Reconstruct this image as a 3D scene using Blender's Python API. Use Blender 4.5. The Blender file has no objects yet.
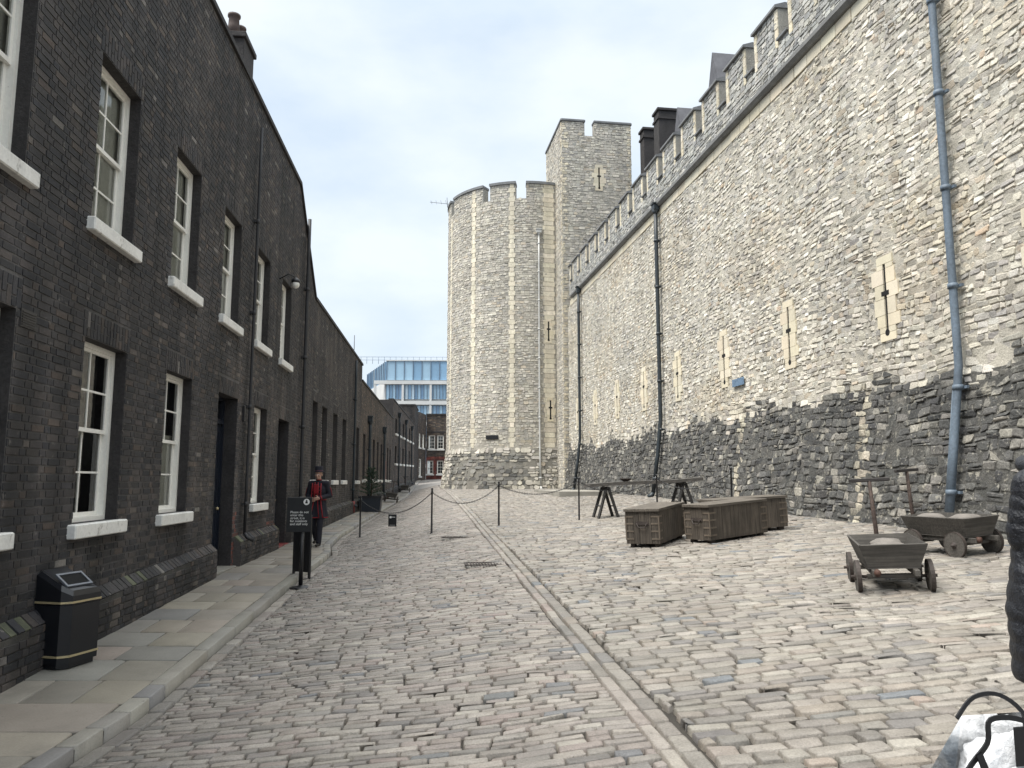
import bpy, math, random
import numpy as np
from mathutils import Vector, Matrix
R = np.random.default_rng(7)
random.seed(7)
SC = bpy.context.scene
COL = SC.collection
PI = math.pi
rad = math.radians

# ------------------------------------------------------------------ terrain
def ip(y, t): return np.interp(y, [a for a, b in t], [b for a, b in t])
ZL = [(0, -1.86), (4, -1.78), (6.8, -1.7), (8.7, -1.63), (12.9, -1.49), (17.4, -1.44), (26.7, -1.29), (40, -1.12), (53, -.95), (66, -.4), (84, .33), (120, .6)]
ZC = [(0, -1.66), (4.4, -1.55), (8, -1.43), (15, -1.2), (19, -1.08), (22, -.97), (30, -.74), (36, -.6), (42, -.5), (52, -.4), (66, -.1), (84, .35), (120, .6)]
ZR = [(0, -1.05), (3, -1.0), (8, -.93), (11.9, -.88), (17.2, -.83), (22, -.72), (28.7, -.56), (36, -.5), (42, -.44), (52, -.35), (66, -.05), (84, .36), (120, .6)]
PW = [(0, 1.27), (5, 1.27), (6.2, 1.4), (15.6, 1.38), (16.8, 1.33), (18.2, 1.1), (20.8, .97), (30, 1.0), (53, 1.2), (90, 1.2)]
def XL(y): return -3.75 - .0864 * np.asarray(y, float)
def XK(y): return XL(y) + ip(y, PW)
def XC(y): return 1.5 - .118 * np.minimum(y, 60.) - .03 * np.maximum(np.asarray(y, float) - 60, 0)
def XR(y): return 9.5 - .1484 * np.minimum(y, 44.)
KERB = .085
def Gz(x, y, road=True):
    x = np.asarray(x, float); y = np.asarray(y, float)
    zl, zc, zr = ip(y, ZL), ip(y, ZC), ip(y, ZR)
    k, c, r = XK(y), XC(y), XR(y)
    t = np.clip((x - k) / (c - k), 0, 1)
    t2 = np.clip((x - c) / np.maximum(r - c, .1), 0, 1)
    zk = zl - .02 - KERB
    z = zk + (zc - zk) * (t * .75 + .25 * t ** 2 * (3 - 2 * t)) + (zr - zc) * t2
    pave = zl - .02 * np.clip((x - XL(y)) / (k - XL(y)), 0, 1)
    return np.where(x < k - .001, pave, z)
def gz(x, y): return float(Gz(x, y))

# ------------------------------------------------------------------ helpers
def link(o, parent=None):
    COL.objects.link(o)
    if parent is not None: o.parent = parent
    return o
def tag(o, label=None, cat=None, group=None, kind=None):
    if label: o['label'] = label
    if cat: o['category'] = cat
    if group: o['group'] = group
    if kind: o['kind'] = kind
    return o
def thing(name, loc, rz, label, cat, group=None):
    o = bpy.data.objects.new(name, None); o.empty_display_size = .2
    o.location = loc; o.rotation_euler = (0, 0, rz)
    link(o); return tag(o, label, cat, group)
def copy_tree(o, parent=None):
    c = o.copy(); COL.objects.link(c); c.parent = parent
    for ch in [q for q in COL.objects if q.parent == o]: copy_tree(ch, c)
    return c
def wloc(p):
    v = Vector((0, 0, 0))
    while p is not None:
        v = v + p.location; p = p.parent
    return v

class MB:
    """collects shapes for one mesh"""
    def __init__(s, f=None): s.v = []; s.f = []; s.sm = []; s.c = []; s.n = 0; s.fn = f; s.col = (1, 1, 1)
    def add(s, V, F, smooth=False, mapped=True):
        V = np.asarray(V, float).reshape(-1, 3)
        if s.fn is not None and mapped: V = s.fn(V[:, 0], V[:, 1], V[:, 2])
        s.v.append(V); s.f += [tuple(int(i) + s.n for i in f) for f in F]
        s.sm += [smooth] * len(F); s.c.append(np.tile(np.array(s.col, float), (len(V), 1))); s.n += len(V)
    def box(s, x0, x1, y0, y1, z0, z1, M=None, b=0.0):
        if b <= 0:
            V = [(x, y, z) for z in (z0, z1) for x, y in ((x0, y0), (x1, y0), (x1, y1), (x0, y1))]
            F = [(0, 3, 2, 1), (4, 5, 6, 7), (0, 1, 5, 4), (1, 2, 6, 5), (2, 3, 7, 6), (3, 0, 4, 7)]
        else:
            b = min(b, (x1 - x0) * .45, (y1 - y0) * .45, (z1 - z0) * .45)
            V = []; 
            for (z, i) in ((z0, b), (z0 + b, 0), (z1 - b, 0), (z1, b)):
                a0, a1, c0, c1 = x0 + i, x1 - i, y0 + i, y1 - i
                k = b if i == 0 else b * .5
                V += [(a0 + k, c0, z), (a1 - k, c0, z), (a1, c0 + k, z), (a1, c1 - k, z), (a1 - k, c1, z), (a0 + k, c1, z), (a0, c1 - k, z), (a0, c0 + k, z)]
            F = [tuple(range(7, -1, -1)), tuple(range(24, 32))]
            for r in range(3):
                for i in range(8): F.append((r * 8 + i, r * 8 + (i + 1) % 8, r * 8 + 8 + (i + 1) % 8, r * 8 + 8 + i))
        V = np.array(V, float)
        if M is not None: V = np.array([tuple(M @ Vector(v)) for v in V])
        s.add(V, F)
    def tube(s, pts, rs, n=10, cap=True, smooth=True):
        pts = [Vector(p) for p in pts]
        if not isinstance(rs, (list, tuple)): rs = [rs] * len(pts)
        V = []; F = []; up = None
        for i, p in enumerate(pts):
            d = (pts[min(i + 1, len(pts) - 1)] - pts[max(i - 1, 0)])
            if d.length < 1e-9: d = Vector((0, 0, 1))
            d.normalize()
            if up is None:
                up = Vector((0, 0, 1)) if abs(d.z) < .9 else Vector((1, 0, 0))
            a = d.cross(up)
            if a.length < 1e-6: a = d.orthogonal()
            a.normalize(); b2 = a.cross(d); b2.normalize(); up = b2
            for k in range(n):
                t = 2 * PI * k / n; V.append(tuple(p + (a * math.cos(t) + b2 * math.sin(t)) * rs[i]))
        for i in range(len(pts) - 1):
            for k in range(n): F.append((i * n + k, i * n + (k + 1) % n, (i + 1) * n + (k + 1) % n, (i + 1) * n + k))
        if cap: F += [tuple(range(n - 1, -1, -1)), tuple((len(pts) - 1) * n + k for k in range(n))]
        s.add(V, F, smooth)
    def lathe(s, prof, n=24, c=(0, 0, 0), smooth=True, M=None, caps=True):
        V = [(r * math.cos(2 * PI * k / n) , r * math.sin(2 * PI * k / n), z) for r, z in prof for k in range(n)]
        if M is not None: V = [tuple(M @ Vector(v)) for v in V]
        V = [(a + c[0], b + c[1], d + c[2]) for a, b, d in V]
        F = []
        for i in range(len(prof) - 1):
            for k in range(n): F.append((i * n + k, i * n + (k + 1) % n, (i + 1) * n + (k + 1) % n, (i + 1) * n + k))
        if caps: F += [tuple(range(n - 1, -1, -1)), tuple((len(prof) - 1) * n + k for k in range(n))]
        s.add(V, F, smooth)
    def ell(s, c, r, n=14, m=9):
        V = []; F = []
        for i in range(m + 1):
            t = PI * i / m
            for k in range(n):
                p = 2 * PI * k / n
                V.append((c[0] + r[0] * math.sin(t) * math.cos(p), c[1] + r[1] * math.sin(t) * math.sin(p), c[2] - r[2] * math.cos(t)))
        for i in range(m):
            for k in range(n): F.append((i * n + k, i * n + (k + 1) % n, (i + 1) * n + (k + 1) % n, (i + 1) * n + k))
        s.add(V, F, True)
    def cap(s, a, b, r0, r1=None, n=12):
        r1 = r0 if r1 is None else r1
        a, b = Vector(a), Vector(b); d = (b - a)
        if d.length < 1e-6: d = Vector((0, 0, 1e-3))
        e = d.normalized(); P = []; Q = []
        for t in (-1, -.8, -.5, 0): P.append(a + e * r0 * t); Q.append(max(r0 * math.sqrt(max(1 - t * t, 0)), .0004))
        for t in (0, .5, .8, 1): P.append(b + e * r1 * t); Q.append(max(r1 * math.sqrt(max(1 - t * t, 0)), .0004))
        s.tube(P, Q, n)
    def poly(s, pts, t0, t1, axis=1):
        """extrude outline given in two axes along the third"""
        n = len(pts); V = []
        for t in (t0, t1):
            for a, b in pts: V.append((t, a, b) if axis == 0 else (a, t, b) if axis == 1 else (a, b, t))
        F = [tuple(range(n)), tuple(range(2 * n - 1, n - 1, -1))]
        for i in range(n): F.append((i, (i + 1) % n, n + (i + 1) % n, n + i))
        s.add(V, F)
    def build(s, name, mat, parent=None, world=False, fixn=True):
        V = np.concatenate(s.v); C = np.concatenate(s.c)
        if world and parent is not None: V = V - np.array(wloc(parent))
        me = bpy.data.meshes.new(name); me.from_pydata(V.tolist(), [], s.f)
        me.polygons.foreach_set('use_smooth', s.sm)
        at = me.color_attributes.new('Col', 'FLOAT_COLOR', 'POINT')
        at.data.foreach_set('color', np.concatenate([C, np.ones((len(C), 1))], 1).ravel())
        if fixn:
            import bmesh
            bm = bmesh.new(); bm.from_mesh(me); bmesh.ops.recalc_face_normals(bm, faces=bm.faces); bm.to_mesh(me); bm.free()
        me.materials.append(mat); me.update()
        return link(bpy.data.objects.new(name, me), parent)

def np_obj(name, parts, mat, parent=None):
    """parts: list of (V (n,3), [faces arrays (m,k)], col (n,3), smooth)"""
    VV, CC, L, S, T, SM = [], [], [], [], [], []
    off = 0; ls = 0
    for V, Fs, C, sm in parts:
        VV.append(V); CC.append(C)
        for F in Fs:
            m, k = F.shape
            L.append((F + off).ravel()); S.append(ls + np.arange(m) * k); ls += m * k; SM.append(np.full(m, sm))
        off += len(V)
    V = np.concatenate(VV).astype(np.float32)
    if parent is not None: V = V - np.array(wloc(parent), np.float32)
    C = np.concatenate(CC); L = np.concatenate(L); S = np.concatenate(S); SM = np.concatenate(SM)
    me = bpy.data.meshes.new(name)
    me.vertices.add(len(V)); me.vertices.foreach_set('co', V.ravel())
    me.loops.add(len(L)); me.loops.foreach_set('vertex_index', L.astype(np.int32))
    me.polygons.add(len(S)); me.polygons.foreach_set('loop_start', S.astype(np.int32))
    me.polygons.foreach_set('use_smooth', SM)
    me.update(calc_edges=True); me.validate()
    at = me.color_attributes.new('Col', 'FLOAT_COLOR', 'POINT')
    at.data.foreach_set('color', np.concatenate([C, np.ones((len(C), 1))], 1).astype(np.float32).ravel())
    me.materials.append(mat)
    return link(bpy.data.objects.new(name, me), parent)

def stones(u0, u1, v0, v1, col, P, h=.02, hj=.01, gap=.008, ins=.02, deep=.04, jit=.01, flip=False, tilt=.004, two=True, corner=.22, smooth=True):
    """rounded irregular stones; P(u,out,v)->xyz"""
    n = len(u0)
    g = gap * (0.6 + .8 * R.random(n))
    a0, a1, b0, b1 = u0 + g, u1 - g, v0 + g, v1 - g
    w, t = np.maximum(a1 - a0, .01), np.maximum(b1 - b0, .01)
    cu = np.minimum(w, t)[:, None] * corner * (.5 + R.random((n, 4)))
    cv = np.minimum(w, t)[:, None] * corner * (.5 + R.random((n, 4)))
    U = np.stack([a0 + cu[:, 0], a1 - cu[:, 1], a1, a1, a1 - cu[:, 2], a0 + cu[:, 3], a0, a0], 1)
    W = np.stack([b0, b0, b0 + cv[:, 1], b1 - cv[:, 2], b1, b1, b1 - cv[:, 3], b0 + cv[:, 0]], 1)
    U = U + (R.random((n, 8)) - .5) * jit; W = W + (R.random((n, 8)) - .5) * jit
    mu, mv = (a0 + a1) / 2, (b0 + b1) / 2
    hh = h + (R.random(n) - .5) * 2 * hj
    tu, tv = (R.random((2, n)) - .5) * 2 * tilt
    def ring(i, z):
        fu = 1 - np.minimum(2 * i / w, .8)[:, None]; fv = 1 - np.minimum(2 * i / t, .8)[:, None]
        uu = mu[:, None] + (U - mu[:, None]) * fu; vv = mv[:, None] + (W - mv[:, None]) * fv
        oo = z[:, None] + (tu[:, None] * (uu - mu[:, None]) / w[:, None] + tv[:, None] * (vv - mv[:, None]) / t[:, None]) * 2 * (z[:, None] > 0)
        return uu, oo, vv
    one = np.ones(n)
    rings = [ring(0, -deep * one), ring(ins * .25, hh * .62), ring(ins, hh)] if two else [ring(0, -deep * one), ring(ins * .6, hh)]
    k = len(rings)
    V = np.stack([P(r[0].ravel(), r[1].ravel(), r[2].ravel()).reshape(n, 8, 3) for r in rings], 1).reshape(-1, 3)
    base = (np.arange(n) * 8 * k)[:, None]
    i = np.arange(8); j = (i + 1) % 8; q = []
    for r in range(k - 1): q.append(np.stack([r * 8 + i, r * 8 + j, r * 8 + 8 + j, r * 8 + 8 + i], 1))
    q = np.concatenate(q); Q = (base[:, :, None] + q[None]).reshape(-1, 4)
    T = base + (np.arange(8) + (k - 1) * 8)[None]
    if flip: Q = Q[:, ::-1]; T = T[:, ::-1]
    return V, [Q, T], np.repeat(col, 8 * k, 0), smooth

def bricks_geo(u0, u1, v0, v1, col, P, h=.008, hj=.004, deep=.02, gap=.005, flip=False):
    n = len(u0); g = gap * (.8 + .4 * R.random((4, n)))
    a0, a1, b0, b1 = u0 + g[0], u1 - g[1], v0 + g[2], v1 - g[3]
    hh = h + (R.random((4, n)) - .5) * 2 * hj * .5 + (R.random(n) - .5) * hj
    e = .004
    U = np.stack([a0, a1, a1, a0, a0 + e, a1 - e, a1 - e, a0 + e], 1)
    W = np.stack([b0, b0, b1, b1, b0 + e, b0 + e, b1 - e, b1 - e], 1)
    O = np.concatenate([np.full((n, 4), -deep), hh.T], 1)
    V = P(U.ravel(), O.ravel(), W.ravel())
    base = (np.arange(n) * 8)[:, None, None]
    q = np.array([(4, 5, 6, 7), (0, 1, 5, 4), (1, 2, 6, 5), (2, 3, 7, 6), (3, 0, 4, 7)])
    Q = (base + q[None]).reshape(-1, 4)
    if flip: Q = Q[:, ::-1]
    return V, [Q], np.repeat(col, 8, 0), False

def plane_map(x0, y0, dx, dy, nx, ny):
    """P(u,out,z): u in metres from the start point along (dx,dy), out along the outward normal"""
    def P(u, o, z):
        u, o, z = np.broadcast_arrays(np.asarray(u, float), o, z)
        return np.stack([x0 + dx * u + nx * o, y0 + dy * u + ny * o, z], -1)
    return P

# ------------------------------------------------------------------ materials
def mat(name, base=(.5, .5, .5), rough=.7, attr=False, n1=(8, .25), n2=(60, .15), bump=(60, .15, .004), metal=0, spots=None, extra=None, spec=.5, coord='Object', weave=None):
    m = bpy.data.materials.new(name); m.use_nodes = True
    N = m.node_tree.nodes; Lk = m.node_tree.links; b = N['Principled BSDF']
    b.inputs['Roughness'].default_value = rough; b.inputs['Metallic'].default_value = metal
    b.inputs['Specular IOR Level'].default_value = spec
    tc = N.new('ShaderNodeTexCoord'); geo = N.new('ShaderNodeNewGeometry')
    cs = geo.outputs['Position'] if coord == 'World' else tc.outputs['Object']
    if attr:
        a = N.new('ShaderNodeAttribute'); a.attribute_name = 'Col'; cur = a.outputs['Color']
    else:
        a = N.new('ShaderNodeRGB'); a.outputs[0].default_value = (*base, 1); cur = a.outputs[0]
    def noise(sc, det=4, ro=.6):
        n = N.new('ShaderNodeTexNoise'); n.inputs['Scale'].default_value = sc; n.inputs['Detail'].default_value = det; n.inputs['Roughness'].default_value = ro
        Lk.new(cs, n.inputs['Vector']); return n.outputs['Fac']
    def mulv(cur, fac, amt):
        mr = N.new('ShaderNodeMapRange'); mr.inputs['From Min'].default_value = .25; mr.inputs['From Max'].default_value = .75
        mr.inputs['To Min'].default_value = 1 - amt; mr.inputs['To Max'].default_value = 1 + amt
        Lk.new(fac, mr.inputs['Value'])
        vm = N.new('ShaderNodeVectorMath'); vm.operation = 'SCALE'; Lk.new(cur, vm.inputs[0]); Lk.new(mr.outputs[0], vm.inputs['Scale'])
        return vm.outputs[0]
    for sc, amt in (n1, n2):
        if amt > 0: cur = mulv(cur, noise(sc), amt)
    for sp in (spots or []):       # (scale, lo, hi, colour, strength)
        f = noise(sp[0], 5, .65)
        mr = N.new('ShaderNodeMapRange'); mr.inputs['From Min'].default_value = sp[1]; mr.inputs['From Max'].default_value = sp[2]
        mr.inputs['To Max'].default_value = sp[4]; Lk.new(f, mr.inputs['Value'])
        mx = N.new('ShaderNodeMix'); mx.data_type = 'RGBA'; Lk.new(mr.outputs[0], mx.inputs[0]); Lk.new(cur, mx.inputs[6]); mx.inputs[7].default_value = (*sp[3], 1)
        cur = mx.outputs[2]
    Lk.new(cur, b.inputs['Base Color'])
    if bump and bump[1] > 0:
        bp = N.new('ShaderNodeBump'); bp.inputs['Strength'].default_value = bump[1]; bp.inputs['Distance'].default_value = bump[2]
        Lk.new(noise(bump[0], 6, .65), bp.inputs['Height']); Lk.new(bp.outputs[0], b.inputs['Normal'])
    if extra: extra(m, N, Lk, b, cs)
    return m
def glass(name, tint=(.9, .95, .95), ior=1.5):
    m = bpy.data.materials.new(name); m.use_nodes = True; N = m.node_tree.nodes; Lk = m.node_tree.links
    for n in list(N):
        if n.type != 'OUTPUT_MATERIAL': N.remove(n)
    t = N.new('ShaderNodeBsdfTransparent'); t.inputs[0].default_value = (*tint, 1)
    g = N.new('ShaderNodeBsdfGlossy'); g.inputs['Roughness'].default_value = .03
    f = N.new('ShaderNodeFresnel'); f.inputs[0].default_value = ior + .25
    no = N.new('ShaderNodeTexNoise'); no.inputs['Scale'].default_value = 2.2; bp = N.new('ShaderNodeBump'); bp.inputs['Strength'].default_value = .12; bp.inputs['Distance'].default_value = .02
    tc = N.new('ShaderNodeTexCoord'); Lk.new(tc.outputs['Object'], no.inputs['Vector']); Lk.new(no.outputs['Fac'], bp.inputs['Height']); Lk.new(bp.outputs[0], g.inputs['Normal'])
    mx = N.new('ShaderNodeMixShader'); Lk.new(f.outputs[0], mx.inputs[0]); Lk.new(t.outputs[0], mx.inputs[1]); Lk.new(g.outputs[0], mx.inputs[2])
    Lk.new(mx.outputs[0], [n for n in N if n.type == 'OUTPUT_MATERIAL'][0].inputs[0]); return m

def streaks(m, N, Lk, b, cs, sc=(2.2, 2.2, .16), lo=.72, hi=1.2):
    mp = N.new('ShaderNodeMapping'); mp.inputs['Scale'].default_value = sc; Lk.new(cs, mp.inputs[0])
    n = N.new('ShaderNodeTexNoise'); n.inputs['Scale'].default_value = 1; n.inputs['Detail'].default_value = 5; Lk.new(mp.outputs[0], n.inputs['Vector'])
    old = b.inputs['Base Color'].links[0].from_socket
    mr = N.new('ShaderNodeMapRange'); mr.inputs['From Min'].default_value = .35; mr.inputs['From Max'].default_value = .65; mr.inputs['To Min'].default_value = lo; mr.inputs['To Max'].default_value = hi; Lk.new(n.outputs['Fac'], mr.inputs['Value'])
    vm = N.new('ShaderNodeVectorMath'); vm.operation = 'SCALE'; Lk.new(old, vm.inputs[0]); Lk.new(mr.outputs[0], vm.inputs['Scale']); Lk.new(vm.outputs[0], b.inputs['Base Color'])
M = {}
M['cobble'] = mat('worn_setts', attr=True, rough=.55, n1=(6, .18), n2=(80, .28), bump=(45, .8, .010), coord='World', spots=[(.8, .5, .7, (.13, .115, .095), .4), (7, .6, .72, (.10, .088, .07), .4), (30, .62, .70, (.06, .052, .045), .65)])
M['paving'] = mat('york_stone', attr=True, rough=.6, n1=(3, .14), n2=(70, .14), bump=(50, .3, .004), coord='World', spots=[(1.3, .55, .72, (.10, .09, .075), .5), (12, .66, .72, (.06, .055, .05), .5)])
M['dirt'] = mat('joint_dirt', base=(.042, .037, .030), rough=.9, n1=(3, .4), n2=(50, .3), bump=(30, .6, .01), coord='World')
M['limestone'] = mat('ragstone', extra=lambda *a: streaks(*a, lo=.88, hi=1.08), attr=True, rough=.85, n1=(5, .16), n2=(38, .22), bump=(26, .85, .022), coord='World', spots=[(.35, .56, .75, (.25, .20, .15), .15), (20, .66, .75, (.14, .12, .10), .6)])
def lich(m, N, Lk, b, cs): pass
M['darkstone'] = mat('sooty_stone', attr=True, rough=.85, n1=(4, .35), n2=(26, .4), bump=(20, .9, .03), coord='World', spots=[(1.6, .5, .64, (.045, .047, .045), .6), (4.2, .59, .66, (.40, .375, .31), .7), (15, .60, .67, (.36, .34, .29), .7)])
M['ashlar'] = mat('cream_ashlar', attr=True, rough=.8, n1=(4, .1), n2=(40, .1), bump=(40, .3, .005), coord='World', spots=[(2, .6, .75, (.30, .25, .18), .4)])
M['brick'] = mat('sooty_brick', extra=lambda *a: streaks(*a, lo=.68, hi=1.35), attr=True, rough=.8, n1=(1.1, .35), n2=(45, .3), bump=(55, .7, .006), coord='World', spots=[(.55, .52, .70, (.13, .105, .085), .38), (9, .63, .70, (.19, .175, .155), .55)])
M['redbrick'] = mat('red_brick', attr=True, rough=.85, n1=(2, .2), n2=(40, .2), coord='World')
M['reveal'] = mat('brick_reveal', base=(.033, .030, .030), rough=.85, n1=(3, .35), n2=(30, .4), bump=(14, .8, .02), coord='World')
M['roof'] = mat('slate_roof', base=(.09, .09, .1), rough=.7, n1=(2, .3))
M['white'] = mat('white_paint', base=(.84, .82, .76), rough=.45, n1=(3, .05), n2=(40, .06), bump=(50, .1, .002), coord='World', spots=[(14, .68, .74, (.35, .32, .26), .5)])
M['sill'] = mat('painted_sill', base=(.74, .73, .69), rough=.6, n1=(3, .12), n2=(30, .12), bump=(30, .4, .005), coord='World', spots=[(9, .58, .7, (.22, .2, .17), .7)])
M['stone'] = mat('worn_stone', base=(.2, .19, .165), rough=.7, n1=(4, .2), n2=(40, .15))
M['pane'] = glass('window_glass')
M['curtain'] = mat('net_and_sky_sheen', base=(.75, .74, .71), rough=.9, n1=(3, .08))  # pale tone also carries the sky reflection of the panes
M['room'] = mat('dark_room', base=(.07, .072, .075), rough=.9)
M['door'] = mat('navy_door', base=(.010, .014, .024), rough=.35, n1=(3, .1), n2=(30, .1), bump=(40, .1, .002))
M['redpaint'] = mat('red_paint', base=(.17, .022, .02), rough=.55, n1=(8, .3))
M['iron'] = mat('black_iron', base=(.014, .014, .016), rough=.45, n1=(8, .2), bump=(60, .2, .002))
M['plastic'] = mat('bin_plastic', base=(.010, .011, .014), rough=.28, n1=(5, .1), bump=(90, .15, .001))
M['gold'] = mat('gold_band', base=(.46, .38, .22), rough=.4, n1=(8, .1), metal=.3)
M['steel'] = mat('dull_steel', base=(.32, .33, .34), rough=.35, metal=.8)
M['bluepipe'] = mat('blue_grey_pipe', base=(.115, .15, .19), rough=.6, n1=(2, .25), n2=(22, .25), bump=(40, .2, .003), coord='World')
M['blackpipe'] = mat('black_pipe', base=(.022, .03, .036), rough=.5, n1=(4, .2), coord='World')
M['sootpipe'] = mat('sooty_pipe', base=(.028, .028, .03), rough=.6, n1=(4, .3), coord='World')
M['greypipe'] = mat('pale_grey_pipe', base=(.5, .5, .48), rough=.5, n1=(3, .1))
M['slot'] = mat('iris_and_shade_black', base=(.008, .008, .008), rough=1, bump=None)  # black painted for the shade inside openings, also for eye irises
def grain(m, N, Lk, b, cs, sc=(2.5, 40, 40)):
    mp = N.new('ShaderNodeMapping'); mp.inputs['Scale'].default_value = sc; Lk.new(cs, mp.inputs[0])
    n = N.new('ShaderNodeTexNoise'); n.inputs['Scale'].default_value = 1; n.inputs['Detail'].default_value = 6; Lk.new(mp.outputs[0], n.inputs['Vector'])
    bp = N.new('ShaderNodeBump'); bp.inputs['Strength'].default_value = .5; bp.inputs['Distance'].default_value = .004; Lk.new(n.outputs['Fac'], bp.inputs['Height']); Lk.new(bp.outputs[0], b.inputs['Normal'])
    old = b.inputs['Base Color'].links[0].from_socket
    mr = N.new('ShaderNodeMapRange'); mr.inputs['From Min'].default_value = .3; mr.inputs['From Max'].default_value = .7; mr.inputs['To Min'].default_value = .6; mr.inputs['To Max'].default_value = 1.4; Lk.new(n.outputs['Fac'], mr.inputs['Value'])
    vm = N.new('ShaderNodeVectorMath'); vm.operation = 'SCALE'; Lk.new(old, vm.inputs[0]); Lk.new(mr.outputs[0], vm.inputs['Scale']); Lk.new(vm.outputs[0], b.inputs['Base Color'])
M['oldwood'] = mat('weathered_wood', attr=True, rough=.75, n1=(4, .2), n2=(40, .1), bump=None, extra=grain)
M['uprightwood'] = mat('upright_boards', attr=True, rough=.75, n1=(4, .25), n2=(40, .1), bump=None, extra=lambda *a: grain(*a, sc=(40, 40, 2.5)))
M['ironband'] = mat('rusty_iron', base=(.045, .035, .03), rough=.7, n1=(9, .4), n2=(60, .2))
M['sack'] = mat('canvas_sack', base=(.17, .155, .14), rough=.9, n1=(6, .2), n2=(120, .2), bump=(90, .4, .004))
M['navy'] = mat('navy_cloth', base=(.012, .012, .020), rough=.85, n1=(9, .2), bump=(200, .3, .002))
M['redcloth'] = mat('red_trim', base=(.26, .012, .018), rough=.8, n1=(12, .15))
M['skin'] = mat('skin', base=(.45, .27, .2), rough=.5, n1=(12, .06), n2=(80, .05), bump=(120, .1, .001))
M['hair'] = mat('brown_hair', base=(.035, .022, .014), rough=.5, n1=(30, .3), bump=(120, .6, .004))
M['shoe'] = mat('black_leather', base=(.01, .01, .01), rough=.3, bump=(80, .1, .001))
M['puffer'] = mat('black_nylon', base=(.010, .012, .018), rough=.5, n1=(6, .2), n2=(40, .1), bump=(11, 1., .035))
M['denim'] = mat('dark_trousers', base=(.02, .023, .035), rough=.8)
M['vinyl'] = glass('clear_vinyl', (.86, .87, .88), 1.45)
M['whitecloth'] = mat('white_plastic_bag', base=(.74, .75, .77), rough=.4, n1=(7, .1), bump=(9, .9, .03))
M['tape'] = mat('black_webbing', base=(.008, .008, .01), rough=.6, bump=(160, .4, .002))
M['needle'] = mat('conifer_needles', base=(.022, .048, .026), rough=.6, n1=(9, .4), coord='World')
M['bark'] = mat('bark', base=(.06, .045, .03), rough=.9)
M['planter'] = mat('dark_planter', base=(.018, .024, .034), rough=.5, n1=(6, .2))
M['signface'] = mat('black_sign', base=(.012, .013, .015), rough=.45, bump=None)
M['letter'] = mat('white_lettering', base=(.75, .75, .73), rough=.5, bump=None)
M['bluesign'] = mat('blue_plaque', base=(.12, .19, .28), rough=.45, bump=None)
M['concrete'] = mat('pale_cladding', base=(.58, .58, .57), rough=.7, n1=(.3, .08))
M['officeglass'] = mat('office_glass', attr=True, rough=.12, n1=(.08, .2), n2=(2, .05), bump=None, spec=.8)
M['mullion'] = mat('office_mullion', base=(.12, .16, .22), rough=.5)

# ------------------------------------------------------------------ ground
def pick(pal, n, jit=.12):
    pal = np.array([p[:3] for p in pal]), np.array([p[3] for p in pal], float)
    c = pal[0][R.choice(len(pal[0]), n, p=pal[1] / pal[1].sum())]
    return np.clip(c * (1 + (R.random((n, 1)) - .5) * 2 * jit) * (1 + (R.random((n, 3)) - .5) * .025), .003, .9)

def sheet():
    xs = np.concatenate([[-400, -150, -60, -30], np.arange(-16, 14.1, .5), [20, 40, 100, 400]])
    ys = np.concatenate([[-100, -30, -8], np.arange(-2, 92, .5), [100, 120, 180, 300, 700]])
    X, Y = np.meshgrid(xs, ys)
    Yc = np.clip(Y, 0, 120); Z = Gz(X, Yc)
    Z = np.where(X < XK(Yc) + .2, Z - .15, Z)
    Z = Z - .03
    V = np.stack([X, Y, Z], -1).reshape(-1, 3); nx, ny = len(xs), len(ys)
    i = (np.arange(ny - 1)[:, None] * nx + np.arange(nx - 1)[None]).ravel()
    F = np.stack([i, i + 1, i + nx + 1, i + nx], 1)
    o = np_obj('ground', [(V, [F], np.ones((len(V), 3)) * .1, True)], M['dirt']); tag(o, kind='structure')
sheet()

def wob(a, b): return .012 * np.sin(a * 2.3 + b * 1.1) + .012 * np.sin(a * .9 - b * 2.7 + 1)
def ground_map(xf, tl):
    def P(u, o, v):
        y = v + tl * (xf(u, v)); x = xf(u, v)
        y = y + wob(x, y) * 1.5
        return np.stack([x, y, Gz(x, y) + o + wob(x * 1.7, y) * .5], -1)
    return P
def rows(v0, v1, hm, wl, wid, hj=.18, lj=.35, phase=0):
    """returns cells u in [0,wid(v)]"""
    A = []; v = v0
    while v < v1:
        h = hm * (1 + (R.random() - .5) * 2 * hj); W = wid(v + h / 2); u = -R.random() * wl
        while u < W:
            l = wl * (1 + (R.random() - .5) * 2 * lj); a, b = max(u, 0), min(u + l, W)
            if W - b < wl * .3: b = W
            if b - a > .05: A.append((a, b, v, v + h))
            if b >= W: break
            u += l
        v += h
    return np.array(A).T
SETT = [(.255, .229, .202, 5), (.287, .258, .226, 4), (.215, .196, .175, 3), (.255, .22, .194, 2), (.32, .29, .253, 1.3), (.175, .162, .149, 1.2), (.27, .226, .20, .8), (.155, .155, .155, .4)]
YARD = [(.24, .218, .19, 5), (.268, .245, .213, 4), (.21, .192, .17, 3), (.25, .22, .187, 1.6), (.305, .28, .244, .9), (.142, .15, .158, .45), (.17, .16, .149, 1.6), (.268, .225, .187, .3)]
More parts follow.
